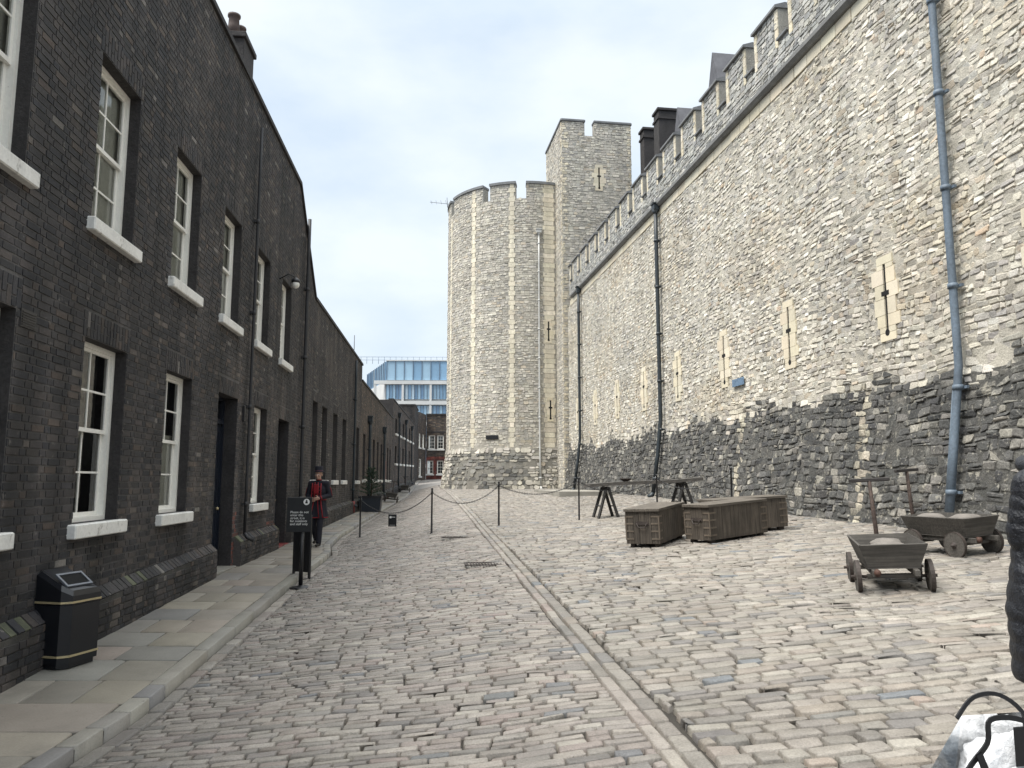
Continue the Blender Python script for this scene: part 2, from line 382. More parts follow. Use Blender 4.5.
# left lane
wl = lambda v: float(XC(v) - .12 - (XK(v) + .17))
c = rows(-.5, 62, .086, .215, wl)
near = c[2] < 24
p1 = ground_map(lambda u, v: XK(v) + .17 + u, .04)
pp = []
for msk, two in ((near, True), (~near, False)):
    k = c[:, msk]; pp.append(stones(k[0], k[1], k[2], k[3], pick(SETT, k.shape[1]), p1, h=.010, hj=.005, gap=.0075, ins=.010, deep=.04, jit=.013, two=two, tilt=.004, corner=.1))
def run(y0, y1, xf, w, lm, pal, n=1, gap=.006, h=.014):
    U0, U1, V0, V1 = [], [], [], []
    for k in range(n):
        y = y0 - R.random() * lm
        while y < y1:
            l = lm * (.7 + .6 * R.random()); U0.append(k * w / n); U1.append((k + 1) * w / n); V0.append(y); V1.append(y + l); y += l
    a = [np.array(q) for q in (U0, U1, V0, V1)]
    P = lambda u, o, v: np.stack([xf(v) + u, v, Gz(xf(v) + u, v) + o], -1)
    return stones(*a, pick(pal, len(a[0]), .1), P, h=h, hj=.004, gap=gap, ins=.018, deep=.05, jit=.012, tilt=.003, corner=.12)
pp.append(run(-1, 62, lambda y: XK(y) + .012, .15, .30, SETT, gap=.007))
pp.append(run(-1, 58, lambda y: XC(y) - .11, .105, .36, SETT, h=.008))
tag(np_obj('cobbled_road', pp, M['cobble']), kind='structure')
# right yard
wr = lambda v: float(XR(v) + .25 - (XC(v) + .145))
c = rows(-1.2, 52, .122, .24, wr, .2, .4)
near = c[2] < 20
p2 = ground_map(lambda u, v: XC(v) + .145 + u, .09)
pp = []
for msk, two in ((near, True), (~near, False)):
    k = c[:, msk]; pp.append(stones(k[0], k[1], k[2], k[3], pick(YARD, k.shape[1]), p2, h=.014, hj=.006, gap=.010, ins=.013, deep=.05, jit=.020, two=two, tilt=.004, corner=.1))
pp.append(run(-1, 58, lambda y: XC(y) + .0, .13, .27, YARD, gap=.006, h=.009))
tag(np_obj('cobbled_yard', pp, M['cobble']), kind='structure')
# far lane
def far_lane():
    xs = np.linspace(0, 1, 12); ys = np.arange(60, 90, 1.)
    T, Y = np.meshgrid(xs, ys); X = XK(Y) + T * (6 - XK(Y)); Z = Gz(X, Y) + .004
    V = np.stack([X, Y, Z], -1).reshape(-1, 3); n = 12
    i = (np.arange(len(ys) - 1)[:, None] * n + np.arange(n - 1)[None]).ravel()
    tag(np_obj('lane', [(V, [np.stack([i, i + 1, i + n + 1, i + n], 1)], np.tile([.27, .25, .23], (len(V), 1)), True)], M['cobble']), kind='structure')
far_lane()
# pavement: slabs in courses across + kerb stones
def pavement():
    A = []; y = -1.5
    cells = []
    while y < 88:
        d = .42 + .32 * R.random(); w = float(ip(y + d / 2, PW)) - .17
        cuts = [0, 1] if R.random() < .18 else [0, .3 + .4 * R.random(), 1] if R.random() < .75 else [0, .33, .66, 1]
        for a, b in zip(cuts[:-1], cuts[1:]): cells.append((a * w, b * w, y, y + d))
        y += d
    c = np.array(cells).T
    P = lambda u, o, v: np.stack([XL(v) + .0 + u, v + .05 * u, Gz(XL(v) + np.minimum(u, ip(v, PW) - .02), v) + o - .012], -1)
    pal = [(.225, .203, .17, 4), (.20, .188, .168, 3), (.245, .218, .176, 2), (.178, .172, .16, 1.3), (.235, .20, .168, 1)]
    s1 = stones(*c, pick(pal, c.shape[1], .14), P, h=.012, hj=.003, gap=.005, ins=.009, deep=.12, jit=.008, tilt=.003, corner=.03)
    base = (c[0][:0],)
    ys = np.arange(-2, 90, .5)
    X0, X1 = XL(ys) - .3, XK(ys) - .02
    V = np.concatenate([np.stack([X0, ys, Gz(X0, ys) - .016], -1), np.stack([X1, ys, Gz(X1 - .02, ys) - .016], -1), np.stack([X1, ys, Gz(X1 - .02, ys) - .3], -1)])
    n = len(ys); i = np.arange(n - 1)
    F = np.concatenate([np.stack([i, i + n, i + n + 1, i + 1], 1), np.stack([i + n, i + 2 * n, i + 2 * n + 1, i + n + 1], 1)])
    s2 = (V, [F], np.tile([.06, .055, .045], (len(V), 1)), False)
    tag(np_obj('pavement', [s1, s2], M['paving']), kind='structure')
    # kerb
    U0, U1, V0, V1 = [], [], [], []; y = -1
    while y < 88:
        l = .75 + .5 * R.random() if not (15. < y < 21 or 4.2 < y < 6.6) else .36
        U0.append(0); U1.append(.165); V0.append(y); V1.append(y + l); y += l
    a = [np.array(q, float) for q in (U0, U1, V0, V1)]
    # split long stones so that they follow the curve
    P = lambda u, o, v: np.stack([XK(v) - .168 + u, v, Gz(XK(v) - .03, v) + o - .008], -1)
    s3 = stones(*a, pick([(.25, .235, .205, 3), (.21, .20, .19, 2), (.28, .26, .22, 1)], len(a[0]), .1), P, h=.014, hj=.003, gap=.004, ins=.014, deep=.16, jit=.008, tilt=.002, corner=.08)
    tag(np_obj('kerb', [s3], M['paving']), kind='structure')
pavement()

# ------------------------------------------------------------------ brick facades on the left
Lf = math.hypot(1, .0864)
def PLf(u, o, z):   # u is the world Y of the wall face, o outwards (to the street)
    u, o, z = np.broadcast_arrays(np.asarray(u, float), o, z)
    return np.stack([-3.75 - .0864 * u + o / Lf, u + o * .0864 / Lf, z], -1)
DARK = [(.036, .0325, .0325, 6), (.028, .0265, .028, 5), (.048, .041, .038, 3), (.066, .051, .042, 1.3), (.020, .020, .023, 3), (.092, .078, .067, .5), (.125, .115, .105, .2)]
BROWN = [(.085, .062, .048, 4), (.06, .048, .04, 4), (.045, .04, .037, 3), (.12, .085, .06, 1.5), (.15, .12, .09, .7)]
RED = [(.20, .045, .032, 3), (.15, .038, .03, 3), (.24, .07, .05, 1), (.09, .04, .035, 1)]

def facade_bricks(P, ua, ub, zbf, ztf, ops, pal, out=0., extra=None, rows_z=None, scale=1., arch=True, h=.007, redzones=(), flip=False):
    """brick skin with holes; ops: (u0,u1,z0,z1). returns np parts"""
    bh, bs, bhd = .075 * scale, .225 * scale, .1125 * scale
    U0, U1, V0, V1 = [], [], [], []
    zlo = min(zbf(ua), zbf(ub)) - .1; zhi = max(ztf(u) for u in np.linspace(ua, ub, 60))
    ar = [(a - .06, b + .06, d, d + .28) for a, b, c_, d in ops] if arch else []
    blk = list(ops) + ar
    k = 0; z = math.floor(zlo / bh) * bh
    while z < zhi:
        bl = [(a, b) for a, b, c_, d in blk if c_ < z + bh * .6 and d > z + bh * .4]
        bl.sort(); u = ua - R.random() * .01 - (.17 if k % 2 else 0) * scale; st = k % 2
        while u < ub:
            w = bs if st else bhd; st = 1 - st
            a, b = max(u, ua), min(u + w, ub); u += w
            segs = [(a, b)]
            for p, q in bl:
                ns = []
                for s_, e in segs:
                    if q <= s_ or p >= e: ns.append((s_, e)); continue
                    if s_ < p: ns.append((s_, p))
                    if e > q: ns.append((q, e))
                segs = ns
            for s_, e in segs:
                m_ = (s_ + e) / 2
                if e - s_ > .02 and z + bh <= ztf(m_) and z > zbf(m_) - .15:
                    U0.append(s_); U1.append(e); V0.append(z); V1.append(z + bh)
        z += bh; k += 1
    for a, b, c_, d in ar:
        n = max(3, int((b - a) / (.075 * scale)))
        for i in range(n):
            p, q = a + (b - a) * i / n, a + (b - a) * (i + 1) / n
            for e0, e1 in (((c_, c_ + .1), (c_ + .1, c_ + .28)) if i % 2 else ((c_, c_ + .18), (c_ + .18, c_ + .28))):
                U0.append(p); U1.append(q); V0.append(e0); V1.append(e1)
    U0, U1, V0, V1 = map(np.array, (U0, U1, V0, V1))
    col = pick(pal, len(U0), .25)
    for (a, b, c_, d) in redzones:
        ms = (U0 < b) & (U1 > a) & (V0 < d) & (V1 > c_) & (R.random(len(U0)) < .75)
        col[ms] = pick([(.13, .045, .035, 3), (.09, .04, .034, 3), (.06, .035, .03, 2)], int(ms.sum()), .2)
    return [bricks_geo(U0, U1, V0, V1, col, lambda u, o, z: P(u, o + out, z), h=h, flip=flip)]

def panel(P, ua, ub, zbf, ztf, ops, col, out=0., kn=()):
    """mortar sheet with holes"""
    us = sorted(set([ua, ub] + [a for a, _, _, _ in ops] + [b for _, b, _, _ in ops] + list(kn)))
    us = [u for u in us if ua <= u <= ub]
    V = []; F = []
    for a, b in zip(us[:-1], us[1:]):
        m_ = (a + b) / 2
        bl = sorted([(c_, d) for p, q, c_, d in ops if p < m_ < q])
        za, zb = [zbf(a) - .3], [zbf(b) - .3]
        cuts = [(zbf(a) - .3, zbf(b) - .3)]
        for c_, d in bl: cuts += [(c_, c_), (d, d)]
        cuts.append((ztf(a + 1e-4), ztf(b - 1e-4)))
        for i in range(0, len(cuts) - 1, 2):
            (l0, l1), (h0, h1) = cuts[i], cuts[i + 1]
            n = len(V); V += [(a, out, l0), (b, out, l1), (b, out, h1), (a, out, h0)]; F.append((n, n + 1, n + 2, n + 3))
    V = np.array(V, float); X = P(V[:, 0], V[:, 1], V[:, 2])
    return (X, [np.array(F)], np.tile(np.array(col, float), (len(X), 1)), False)

def sash(P, root, a, b, z0, z1, sill=True, blind=None, rec=.13, name='window', sp=.09, cols=2, rws=2, curtain=True):
    """sash window: part with pane, sill, curtain sub-parts"""
    fr = MB(P); B = lambda *q: fr.box(*q)
    w = .055
    B(a, a + w, -rec - .09, -rec, z0, z1); B(b - w, b, -rec - .09, -rec, z0, z1)
    B(a + w, b - w, -rec - .09, -rec, z1 - w, z1); B(a + w, b - w, -rec - .10, -rec + .01, z0, z0 + .05)
    mid = (z0 + z1) / 2 + .02
    for lo, hi, o in ((mid - .02, z1 - w, -rec - .03), (z0 + .05, mid + .02, -rec - .065)):
        s = .045; p, q = a + w, b - w
        B(p, p + s, o - .03, o, lo, hi); B(q - s, q, o - .03, o, lo, hi); B(p + s, q - s, o - .03, o + .003, lo, lo + s); B(p + s, q - s, o - .03, o + .003, hi - s * .8, hi)
        for i in range(1, cols):
            x = p + (q - p) * i / cols; B(x - .011, x + .011, o - .025, o - .004, lo + s, hi - s * .8)
        for i in range(1, rws):
            y = lo + (hi - lo) * i / rws; B(p + s, q - s, o - .026, o - .005, y - .011, y + .011)
    f = fr.build(name, M['white'], root, True); reveal(P, (a, b, z0, z1), f)
    g = MB(P)
    for lo, hi, o in ((mid, z1 - w, -rec - .045), (z0 + .05, mid, -rec - .08)):
        g.add([(a + w, o, lo), (b - w, o, lo), (b - w, o, hi), (a + w, o, hi)], [(0, 1, 2, 3)])
    g.build('pane', M['pane'], f, True, False)
    if sill:
        s = MB(P); s.box(a - .1, b + .1, -rec + .012, sp, z0 - .15, z0 - .004, b=.012)
        s.build('sill', M['sill'], f, True)
    if curtain:
        c_ = MB(P); r1 = random.random()
        if blind is None and (r1 < .8 or z0 > 1): blind = 'full'  # full-width cloth lightens the panes in place of reflected sky
        def drape(p, q, lo, hi, o):
            n = 28; V = []; F = []
            for i in range(n + 1):
                x = p + (q - p) * i / n; oo = o + .009 * math.sin(i * 1.9) + .004 * math.sin(i * .7 + p)
                V += [(x, oo, lo), (x, oo, hi)]
                if i: F.append((2 * i - 2, 2 * i, 2 * i + 1, 2 * i - 1))
            c_.add(V, F, True)
        if blind == 'left': drape(a + .03, a + (b - a) * .45, z0, z1, -rec - .105)
        elif blind == 'full': drape(a + .03, b - .03, z0, z1, -rec - .105)
        elif blind == 'low': drape(a + .03, b - .03, z0, mid + .1, -rec - .105)
        else:
            drape(a + .03, a + (b - a) * (.2 + .15 * r1), z0, z1, -rec - .105); drape(b - (b - a) * .25, b - .03, z0, z1, -rec - .105)
        c_.build('curtain', M['curtain'], f, True, False)
    return f

def reveal(P, w, parent, depth=.32):
    m_ = MB(P); reveals(P, m_, [w], depth); return m_.build('reveal', M['reveal'], parent, True, False)
def reveals(P, mb, ops, depth=.32, out=0):
    for a, b, z0, z1 in ops:
        for q in ([(a, out, z0), (a, -depth, z0), (a, -depth, z1), (a, out, z1)], [(b, out, z0), (b, -depth, z0), (b, -depth, z1), (b, out, z1)],
                  [(a, out, z1), (b, out, z1), (b, -depth, z1), (a, -depth, z1)], [(a, out, z0), (b, out, z0), (b, -depth, z0), (a, -depth, z0)]):
            mb.add(q, [(0, 1, 2, 3)])

def body(P, root, ua, ub, zb, ztf, depth=6., kn=(), front=-.33):
    """side walls, roof and back of a house; room is open behind the windows"""
    m = MB(P); us = sorted(set([ua, ub] + list(kn)))
    t = .02
    for a, b in zip(us[:-1], us[1:]):
        za, zb_ = ztf(a + 1e-4) - .25, ztf(b - 1e-4) - .25
        m.add([(a, -.02, za), (b, -.02, zb_), (b, -depth, zb_), (a, -depth, za)], [(0, 1, 2, 3)])
        m.add([(a, -depth, zb), (b, -depth, zb), (b, -depth, zb_), (a, -depth, za)], [(0, 1, 2, 3)])
    for u in (ua, ub):
        zt = ztf(u + (1e-4 if u == ua else -1e-4)); m.add([(u, 0, zb), (u, -depth, zb), (u, -depth, zt), (u, 0, zt)], [(0, 1, 2, 3)])
    m.build('shell', M['reveal'], root, True)
    r = MB(P); r.add([(ua + .05, -1.2, zb), (ub - .05, -1.2, zb), (ub - .05, -1.2, min(ztf(ua), ztf(ub - .01)) - .3), (ua + .05, -1.2, min(ztf(ua), ztf(ub - .01)) - .3)], [(0, 1, 2, 3)])
    r.build('inner_wall', M['room'], root, True, False)

def coping(P, root, ua, ub, ztf, kn=(), matn='reveal', t=.09, back=.34, name='coping'):
    m = MB(P); us = sorted(set([ua, ub] + list(kn)))
    for a, b in zip(us[:-1], us[1:]):
        za, zb = ztf(a + 1e-4), ztf(b - 1e-4)
        V = [(a, .05, za), (b, .05, zb), (b, -back, zb), (a, -back, za), (a, .05, za + t), (b, .05, zb + t), (b, -back, zb + t), (a, -back, za + t)]
        m.add(V, [(0, 3, 2, 1), (4, 5, 6, 7), (0, 1, 5, 4), (1, 2, 6, 5), (2, 3, 7, 6), (3, 0, 4, 7)])
    return m.build(name, M[matn], root, True)

def door_part(P, root, a, b, z0, z1, rec=.22, step=None, label=None):
    d = MB(P); tr = z1 - .42
    d.box(a, a + .06, -rec - .1, -rec, z0, z1); d.box(b - .06, b, -rec - .1, -rec, z0, z1); d.box(a + .06, b - .06, -rec - .1, -rec, z1 - .06, z1)
    d.box(a + .06, b - .06, -rec - .1, -rec + .01, tr - .05, tr + .03)
    d.box(a + .06, b - .06, -rec - .08, -rec - .035, z0 + .02, tr - .05)
    for p, q in ((.1, .46), (.54, .9)):
        for lo, hi in ((.06, .38), (.44, .62), (.68, .95)):
            W = b - a - .12; H = tr - .05 - z0
            x0, x1, y0, y1 = a + .06 + p * W, a + .06 + q * W, z0 + lo * H, z0 + hi * H
            for r_ in ((x0, x1, y0, y0 + .02), (x0, x1, y1 - .02, y1), (x0, x0 + .02, y0 + .02, y1 - .02), (x1 - .02, x1, y0 + .02, y1 - .02)):
                d.box(r_[0], r_[1], -rec - .036, -rec - .022, r_[2], r_[3])
    o = d.build('door', M['door'], root, True); reveal(P, (a, b, z0, z1), o)
    g = MB(P); g.add([(a + .06, -rec - .06, tr + .03), (b - .06, -rec - .06, tr + .03), (b - .06, -rec - .06, z1 - .06), (a + .06, -rec - .06, z1 - .06)], [(0, 1, 2, 3)])
    g.build('fanlight', M['pane'], o, True, False)
    k = MB(P); k.ell((b - .16, -rec - .005, z0 + 1.0), (.028, .028, .028)); k.build('handle', M['gold'], o, True)
    s = MB(P); s.box(a - .02, b + .02, -rec - .1, .10, z0 - .22, z0 + .005, b=.01)
    s.build('doorstep', M[step or 'stone'], o, True)
    return o

def pipe_part(P, root, u, zt, zb, r=.05, m='blackpipe', hopper=True, name='downpipe', outf=lambda z: 0, side=.0, kink=True):
    t = MB(P); zs = list(np.linspace(zb, zt, 9))
    t.tube([tuple((u, outf(z) + r + .05, z)) for z in zs], r, 12)
    z = zb + .5
    while z < zt - .2:
        t.tube([(u, outf(z) + r + .05, z), (u, outf(z + .09) + r + .05, z + .09)], r * 1.28, 12)
        t.box(u - r * 1.9, u + r * 1.9, outf(z), outf(z) + .05, z + .02, z + .07); z += 1.8
    # shoe
    t.tube([(u, outf(zb) + r + .05, zb + .02), (u, outf(zb) + r + .10, zb - .06), (u, outf(zb) + r + .22, zb - .12)], r * 1.1, 12)
    o = t.build(name, M[m], root, True)
    if hopper:
        h = MB(P); o0 = outf(zt)
        h.box(u - .15, u + .15, o0 + .005, o0 + .24, zt - .02, zt + .2, b=.02); h.box(u - .18, u + .18, o0 + .003, o0 + .27, zt + .2, zt + .26, b=.01)
        h.tube([(u, o0 + r + .05, zt + .0), (u, o0 + r + .05, zt - .16)], [r * 1.9, r * 1.05], 12)
        h.build('hopper', M[m], o, True)
    return o

def plinth(P, root, segs, zf, pal=DARK):
    """brick plinth standing proud, with sloping top, in segments"""
    parts = []
    for a, b in segs:
        top = lambda u: zf(u) + .42
        parts += facade_bricks(P, a, b, zf, top, [], pal, out=.13, arch=False)
        m_ = []
        us = np.linspace(a, b, max(2, int((b - a) / 1.0)))
        V = []; F = []
        for i, u in enumerate(us):
            V += [(u, .125, zf(u) - .3), (u, .125, top(u) - .02), (u, .0, top(u) + .1)]
            if i: n = 3 * i; F += [(n - 3, n, n + 1, n - 2), (n - 2, n + 1, n + 2, n - 1)]
        V = np.array(V); X = P(V[:, 0], V[:, 1], V[:, 2])
        parts.append((X, [np.array(F)], np.tile([.05, .047, .042], (len(X), 1)), False))
        for u in (a, b):
            V = np.array([(u, .0, zf(u) - .3), (u, .13, zf(u) - .3), (u, .13, top(u) - .02), (u, 0, top(u) + .1)]); X = P(V[:, 0], V[:, 1], V[:, 2])
            parts.append((X, [np.array([[0, 1, 2, 3]])], np.tile([.05, .045, .042], (4, 1)), False))
        # bevelled top course
        n = int((b - a) / .115); e = np.linspace(a, b, n + 1)
        def PP(u, o, v):   # v runs up the slope
            zz = np.array([top(float(q)) for q in np.ravel(u)])
            return P(u, .132 - v * .13 / .18 + o * .6, zz - .012 + v * .12 / .18 + o * .6)
        parts.append(bricks_geo(e[:-1], e[1:], np.zeros(n), np.full(n, .17), pick(pal + [(.07, .075, .045, 3)], n, .25), PP, h=.012, hj=.008))
    return np_obj('plinth', parts, M['brick'], root)

zpave = lambda u: float(ip(u, ZL))
MORT = (.07, .067, .065)
def house(name, ua, ub, ztf, wins, doors, pal, label, kn=(), red=(), plseg=(), depth=6., P=PLf, zf=zpave, mort=MORT, archs=True, base_plinth=True):
    c0 = P(np.array([ua]), 0, 0)[0]
    root = thing(name, (c0[0], c0[1], zf(ua)), 0, label, 'building')
    ops = list(wins) + list(doors)
    parts = [panel(P, ua, ub, zf, ztf, ops, mort, 0, kn)] + facade_bricks(P, ua, ub, zf, ztf, ops, pal, arch=archs, redzones=red)
    np_obj('wall', parts, M['brick'], root)
    body(P, root, ua, ub, zf(ua) - .5, ztf, depth, kn); coping(P, root, ua, ub, ztf, kn)
    if base_plinth: plinth(P, root, plseg or [(ua, ub)], zf)
    return root

# building 1: tall brick house
zt1 = lambda u: 7.45 if u <= 18.7 else 7.45 - (u - 18.7) / 2.7 * 2.3
U1W = [(5.45, 2.75, 4.62), (7.8, 2.75, 4.62), (10.15, 2.75, 4.62), (12.48, 2.75, 4.62), (14.8, 2.75, 4.62), (17.05, 2.75, 4.62)]
D1W = [(5.5, -.42, 1.5), (7.85, -.42, 1.5), (10.2, -.42, 1.5), (15.0, -.42, 1.5)]
W1 = [(a, a + 1.06, z0, z1) for a, z0, z1 in U1W + D1W] + [(3.1, 4.16, 2.75, 4.62), (.7, 1.76, 2.75, 4.62), (3.1, 4.16, -.42, 1.5)]
D1 = [(12.6, 13.78, -1.46, 1.48), (17.2, 18.35, -1.42, 1.42)]
b1 = house('brick_house', -2., 21.4, zt1, W1, D1, DARK, 'tall black sooty brick house with two rows of white sash windows, nearest on the left', (18.7,),
           red=[(13.78, 14.0, -1.6, -.6), (16.6, 17.2, -1.6, -.9)], plseg=[(-2., 12.5), (13.9, 17.1), (18.45, 21.4)])
for i, w in enumerate(W1):
    sash(PLf, b1, *w, blind={0: 'full', 1: 'full', 2: 'full', 6: 'full', 7: 'left', 8: 'low'}.get(i))
door_part(PLf, b1, *D1[0]); door_part(PLf, b1, *D1[1], step='redpaint')
ch = MB(PLf); ch.box(13.05, 13.75, -.5, .02, 7.4, 8.0, b=.01); ch.box(13.0, 13.8, -.55, .06, 8.0, 8.1, b=.01)
cho = ch.build('chimney', M['reveal'], b1, True)
cp = MB(PLf)
for u in (13.2, 13.6): cp.lathe([(.11, 8.1), (.1, 8.3), (.09, 8.46), (.115, 8.48), (.115, 8.52), (.08, 8.52)], 14, (u, -.22, 0))
cp.build('chimney_pot', mat('clay_pot', base=(.085, .062, .055), rough=.8), cho, True)
pipe_part(PLf, b1, 14.35, 6.9, -.95, .028, 'sootpipe', False)
pipe_part(PLf, b1, 19.65, 6.9, -.95, .045, 'sootpipe', False)
lt = MB(PLf); lt.tube([(16.75, .0, 4.5), (16.75, .2, 4.62), (16.75, .34, 4.55)], .014, 8); lt.lathe([(.02, .12), (.09, .06), (.10, .02), (.085, .0)], 14, (16.75, .36, 4.42))
lo = lt.build('wall_lamp', M['iron'], b1, True); lg = MB(PLf); lg.ell((16.75, .36, 4.38), (.085, .085, .09)); lg.build('lamp_globe', M['white'], lo, True)
v = MB(PLf); v.box(6.62, 6.88, .0, .012, 1.36, 1.52)
for k in range(6): v.box(6.64, 6.86, .012, .018, 1.375 + k * .023, 1.385 + k * .023)
v.build('air_vent', M['iron'], b1, True)
v = MB(PLf); v.box(14.1, 14.18, .0, .05, 1.1, 1.4, b=.01); v.build('wall_box', M['iron'], b1, True)

# building 2
zt2 = lambda u: 5.15
W2 = [(a, a + 1.06, .06, 2.3) for a in (21.85 - 1., 23.2, 25.55, 27.9, 32.3)]
W2[0] = (21.55, 22.4, .06, 2.3)
b2 = house('brick_house', 21.4, 34, zt2, W2, [], DARK, 'lower dark brick house with plain parapet, second building along the left', ())
for w in W2: sash(PLf, b2, *w, rec=.16)
pipe_part(PLf, b2, 30.9, 4.9, -.85, .05, 'blackpipe', False)
rb = MB(PLf); rb.tube([(30.9, .105, -1.2), (30.9, .105, -.75)], .075, 12); rb.build('pipe_guard', M['redpaint'], b2, True)
tv = MB(PLf); tv.tube([(33.3, -.3, 5.1), (33.3, -.3, 6.4)], .015, 6); tv.build('roof_pole', M['iron'], b2, True)
# building 3
zt3 = lambda u: 4.45
W3 = [(a, a + 1.06, .12, 2.2) for a in (35.0, 37.4, 39.8, 42.2, 44.6, 49.6, 51.8)]
b3 = house('brick_house', 34.0, 54.3, zt3, W3, [], BROWN, 'brown brick house with low roofline and tall hopper pipes, third along the left', ())
for w in W3: sash(PLf, b3, *w, rec=.16)
pipe_part(PLf, b3, 37.0, 2.9, -.8, .075); pipe_part(PLf, b3, 45.9, 3.0, -.7, .075)
sh = MB(PLf); sh.box(46.9, 48.6, .012, .05, .16, 1.3, b=.01); sho = sh.build('shutter', mat('brown_shutter', base=(.12, .04, .025), rough=.7), b3, True)
ss = MB(PLf); ss.box(46.8, 48.7, .01, .1, .0, .15, b=.01); ss.build('sill', M['sill'], sho, True)
# building 4, bent towards the lane
d4 = math.hypot(-.034, 1)
P4 = plane_map(-8.43, 54.3, -.034 / d4, 1 / d4, 1 / d4, .034 / d4)
z4f = lambda u: float(ip(u + 54.3, ZL))
zt4 = lambda u: 5.8 - u * .035
W4 = [(a, a + 1.06, 1.32 + a * .012, 2.6 + a * .005) for a in (1.5, 4., 6.5, 9., 11.5, 14.)] + [(a, a + 1.06, 3.5, 4.6) for a in (1.5, 4., 6.5, 9., 11.5, 14.)]
b4 = house('brick_house', 0, 16.5, zt4, W4, [], BROWN, 'dark brown brick house with two rows of pale sills, fourth building along the left', (), P=P4, zf=z4f)
for w in W4: sash(P4, b4, *w, rec=.16, sp=.13)
for u in (3.3, 8.2, 13.2): pipe_part(P4, b4, u, 5.0 - u * .03, z4f(u) + .3, .06)
# dark block behind it
def prism_building(name, pts, zb, zt, pal, label, mort=MORT, skip=(), winf=None, scale=1.):
    cx = sum(p[0] for p in pts) / len(pts); cy = sum(p[1] for p in pts) / len(pts)
    root = thing(name, (cx, cy, zb), 0, label, 'building'); parts = []
    n = len(pts); maps = []
    for i in range(n):
        (x0, y0), (x1, y1) = pts[i], pts[(i + 1) % n]; L_ = math.hypot(x1 - x0, y1 - y0); dx, dy = (x1 - x0) / L_, (y1 - y0) / L_
        P = plane_map(x0, y0, dx, dy, dy, -dx); maps.append((P, L_)); ops = skip[i] if skip and i < len(skip) else []
        parts.append(panel(P, 0, L_, lambda u: zb, lambda u: zt, ops, mort))
        if not (skip and i >= len(skip)): parts += facade_bricks(P, 0, L_, lambda u: zb, lambda u: zt, ops, pal if not callable(pal) else pal(i), arch=False, scale=scale)
    np_obj('wall', parts, M['brick'], root)
    r = MB(); r.poly(pts, zt - .3, zt - .28, 2); r.build('roof', M['roof'], root, True)
    return root, maps
b5, mp = prism_building('brick_block', [(-12, 74), (-9.38, 74), (-9.8, 80), (-12, 80)], -.4, 7.35, DARK, 'plain dark brick block rising between the fourth house and the red fronted house', skip=[[], []])
c5 = MB(); c5.poly([(-12.05, 73.93), (-9.32, 73.93), (-9.74, 80.05), (-12.05, 80.05)], 7.35, 7.47, 2); c5.build('coping', M['reveal'], b5, True)
# red fronted house closing the street
ops0 = [(2.0, 2.75, 3.55, 5.05), (5.2, 5.9, 3.55, 5.05), (3.3, 4.0, .75, 2.3)]
W6 = [(.25, .95, 3.55, 5.05), (1.2, 1.9, 3.55, 5.05), (2.3, 3.0, 3.55, 5.05), (3.6, 4.3, 3.55, 5.05), (5.0, 5.7, 3.55, 5.05), (.1, .8, .85, 2.3), (1.2, 1.9, .85, 2.3), (2.3, 3.0, .85, 2.3), (4.6, 5.3, .85, 2.3)]
P6 = plane_map(-9.35, 84, 1, 0, 0, -1)
b6 = thing('corner_house', (-9.35, 84, .3), 0, 'brick house closing the street with red ground floor and white windows', 'building')
dr6 = [(3.35, 4.05, .33, 2.4)]; f0 = lambda u: .3
parts = [panel(P6, -.0, 9, f0, lambda u: 7.3, W6 + dr6, MORT)]
parts += facade_bricks(P6, 0, 9, lambda u: 2.85, lambda u: 7.3, [w for w in W6 if w[2] > 3], BROWN, arch=False, scale=1.4)
parts += facade_bricks(P6, 0, 9, f0, lambda u: 2.8, [w for w in W6 if w[2] < 3] + dr6, RED, arch=False, scale=1.4)
dd = math.hypot(.4, 4); P6b = plane_map(-9.78, 80, .4 / dd, 4 / dd, 4 / dd, -.4 / dd)
W6b = [(.4, 1.3, 3.6, 5.05), (2.2, 3.1, 3.6, 5.05), (.6, 1.8, .6, 2.4)]
parts += [panel(P6b, 0, 4.01, lambda u: .1, lambda u: 7.3, W6b, MORT)] + facade_bricks(P6b, 0, 4.01, lambda u: .1, lambda u: 7.3, W6b, BROWN, arch=False, scale=1.4)
np_obj('wall', parts, M['brick'], b6)
for w in W6: sash(P6, b6, *w, rec=.06, curtain=False)
for w in W6b: sash(P6b, b6, *w, rec=.05, curtain=False)
door_part(P6, b6, *dr6[0], rec=.1)
rv = MB(P6); rv.box(-.05, 9, .01, .12, 7.3, 7.42); rv.build('cornice', M['reveal'], b6, True); rv = MB(P6); rv.box(-.0, 9, .012, .05, 5.35, 5.45); rv.build('string_course', M['reveal'], b6, True)
rm = MB(); rm.box(-9.0, -.4, 84.6, 91, -.3, 7.1); rm.build('shell', M['room'], b6, True)
q = MB(P6); q.box(2.7, 3.0, .012, .04, 5.85, 6.55); q.build('wall_plaque', M['sill'], b6, True)

# office block far behind
off = thing('office_building', (-30, 190, 0), 0, 'modern office block with blue glass top storey behind the brick street', 'building')
POf = plane_map(-31.3, 190, 1, .02, .02, -1); POl = plane_map(-40.5, 214, 9.2 / 25.7, -24 / 25.7, -24 / 25.7, -9.2 / 25.7)
OG = [(.22, .38, .55, 3), (.33, .50, .64, 3), (.15, .27, .42, 2), (.5, .62, .7, 1.2)]
gp = MB(); fm = MB(); cl = MB()
def band(P, L_, z0, z1, step, o=0, m=.14):
    gp.fn = P; fm.fn = P; u = 0
    while u < L_ - .05:
        e = min(u + step, L_)
        gp.col = tuple(pick(OG, 1)[0]); gp.add([(u, o, z0), (e, o, z0), (e, o, z1), (u, o, z1)], [(0, 1, 2, 3)])
        fm.box(u - m / 2, u + m / 2, o, o + .25, z0, z1); u += step
for P, L_ in ((POf, 46), (POl, 25.7)): band(P, L_, 25.2, 30.0, 2.2)
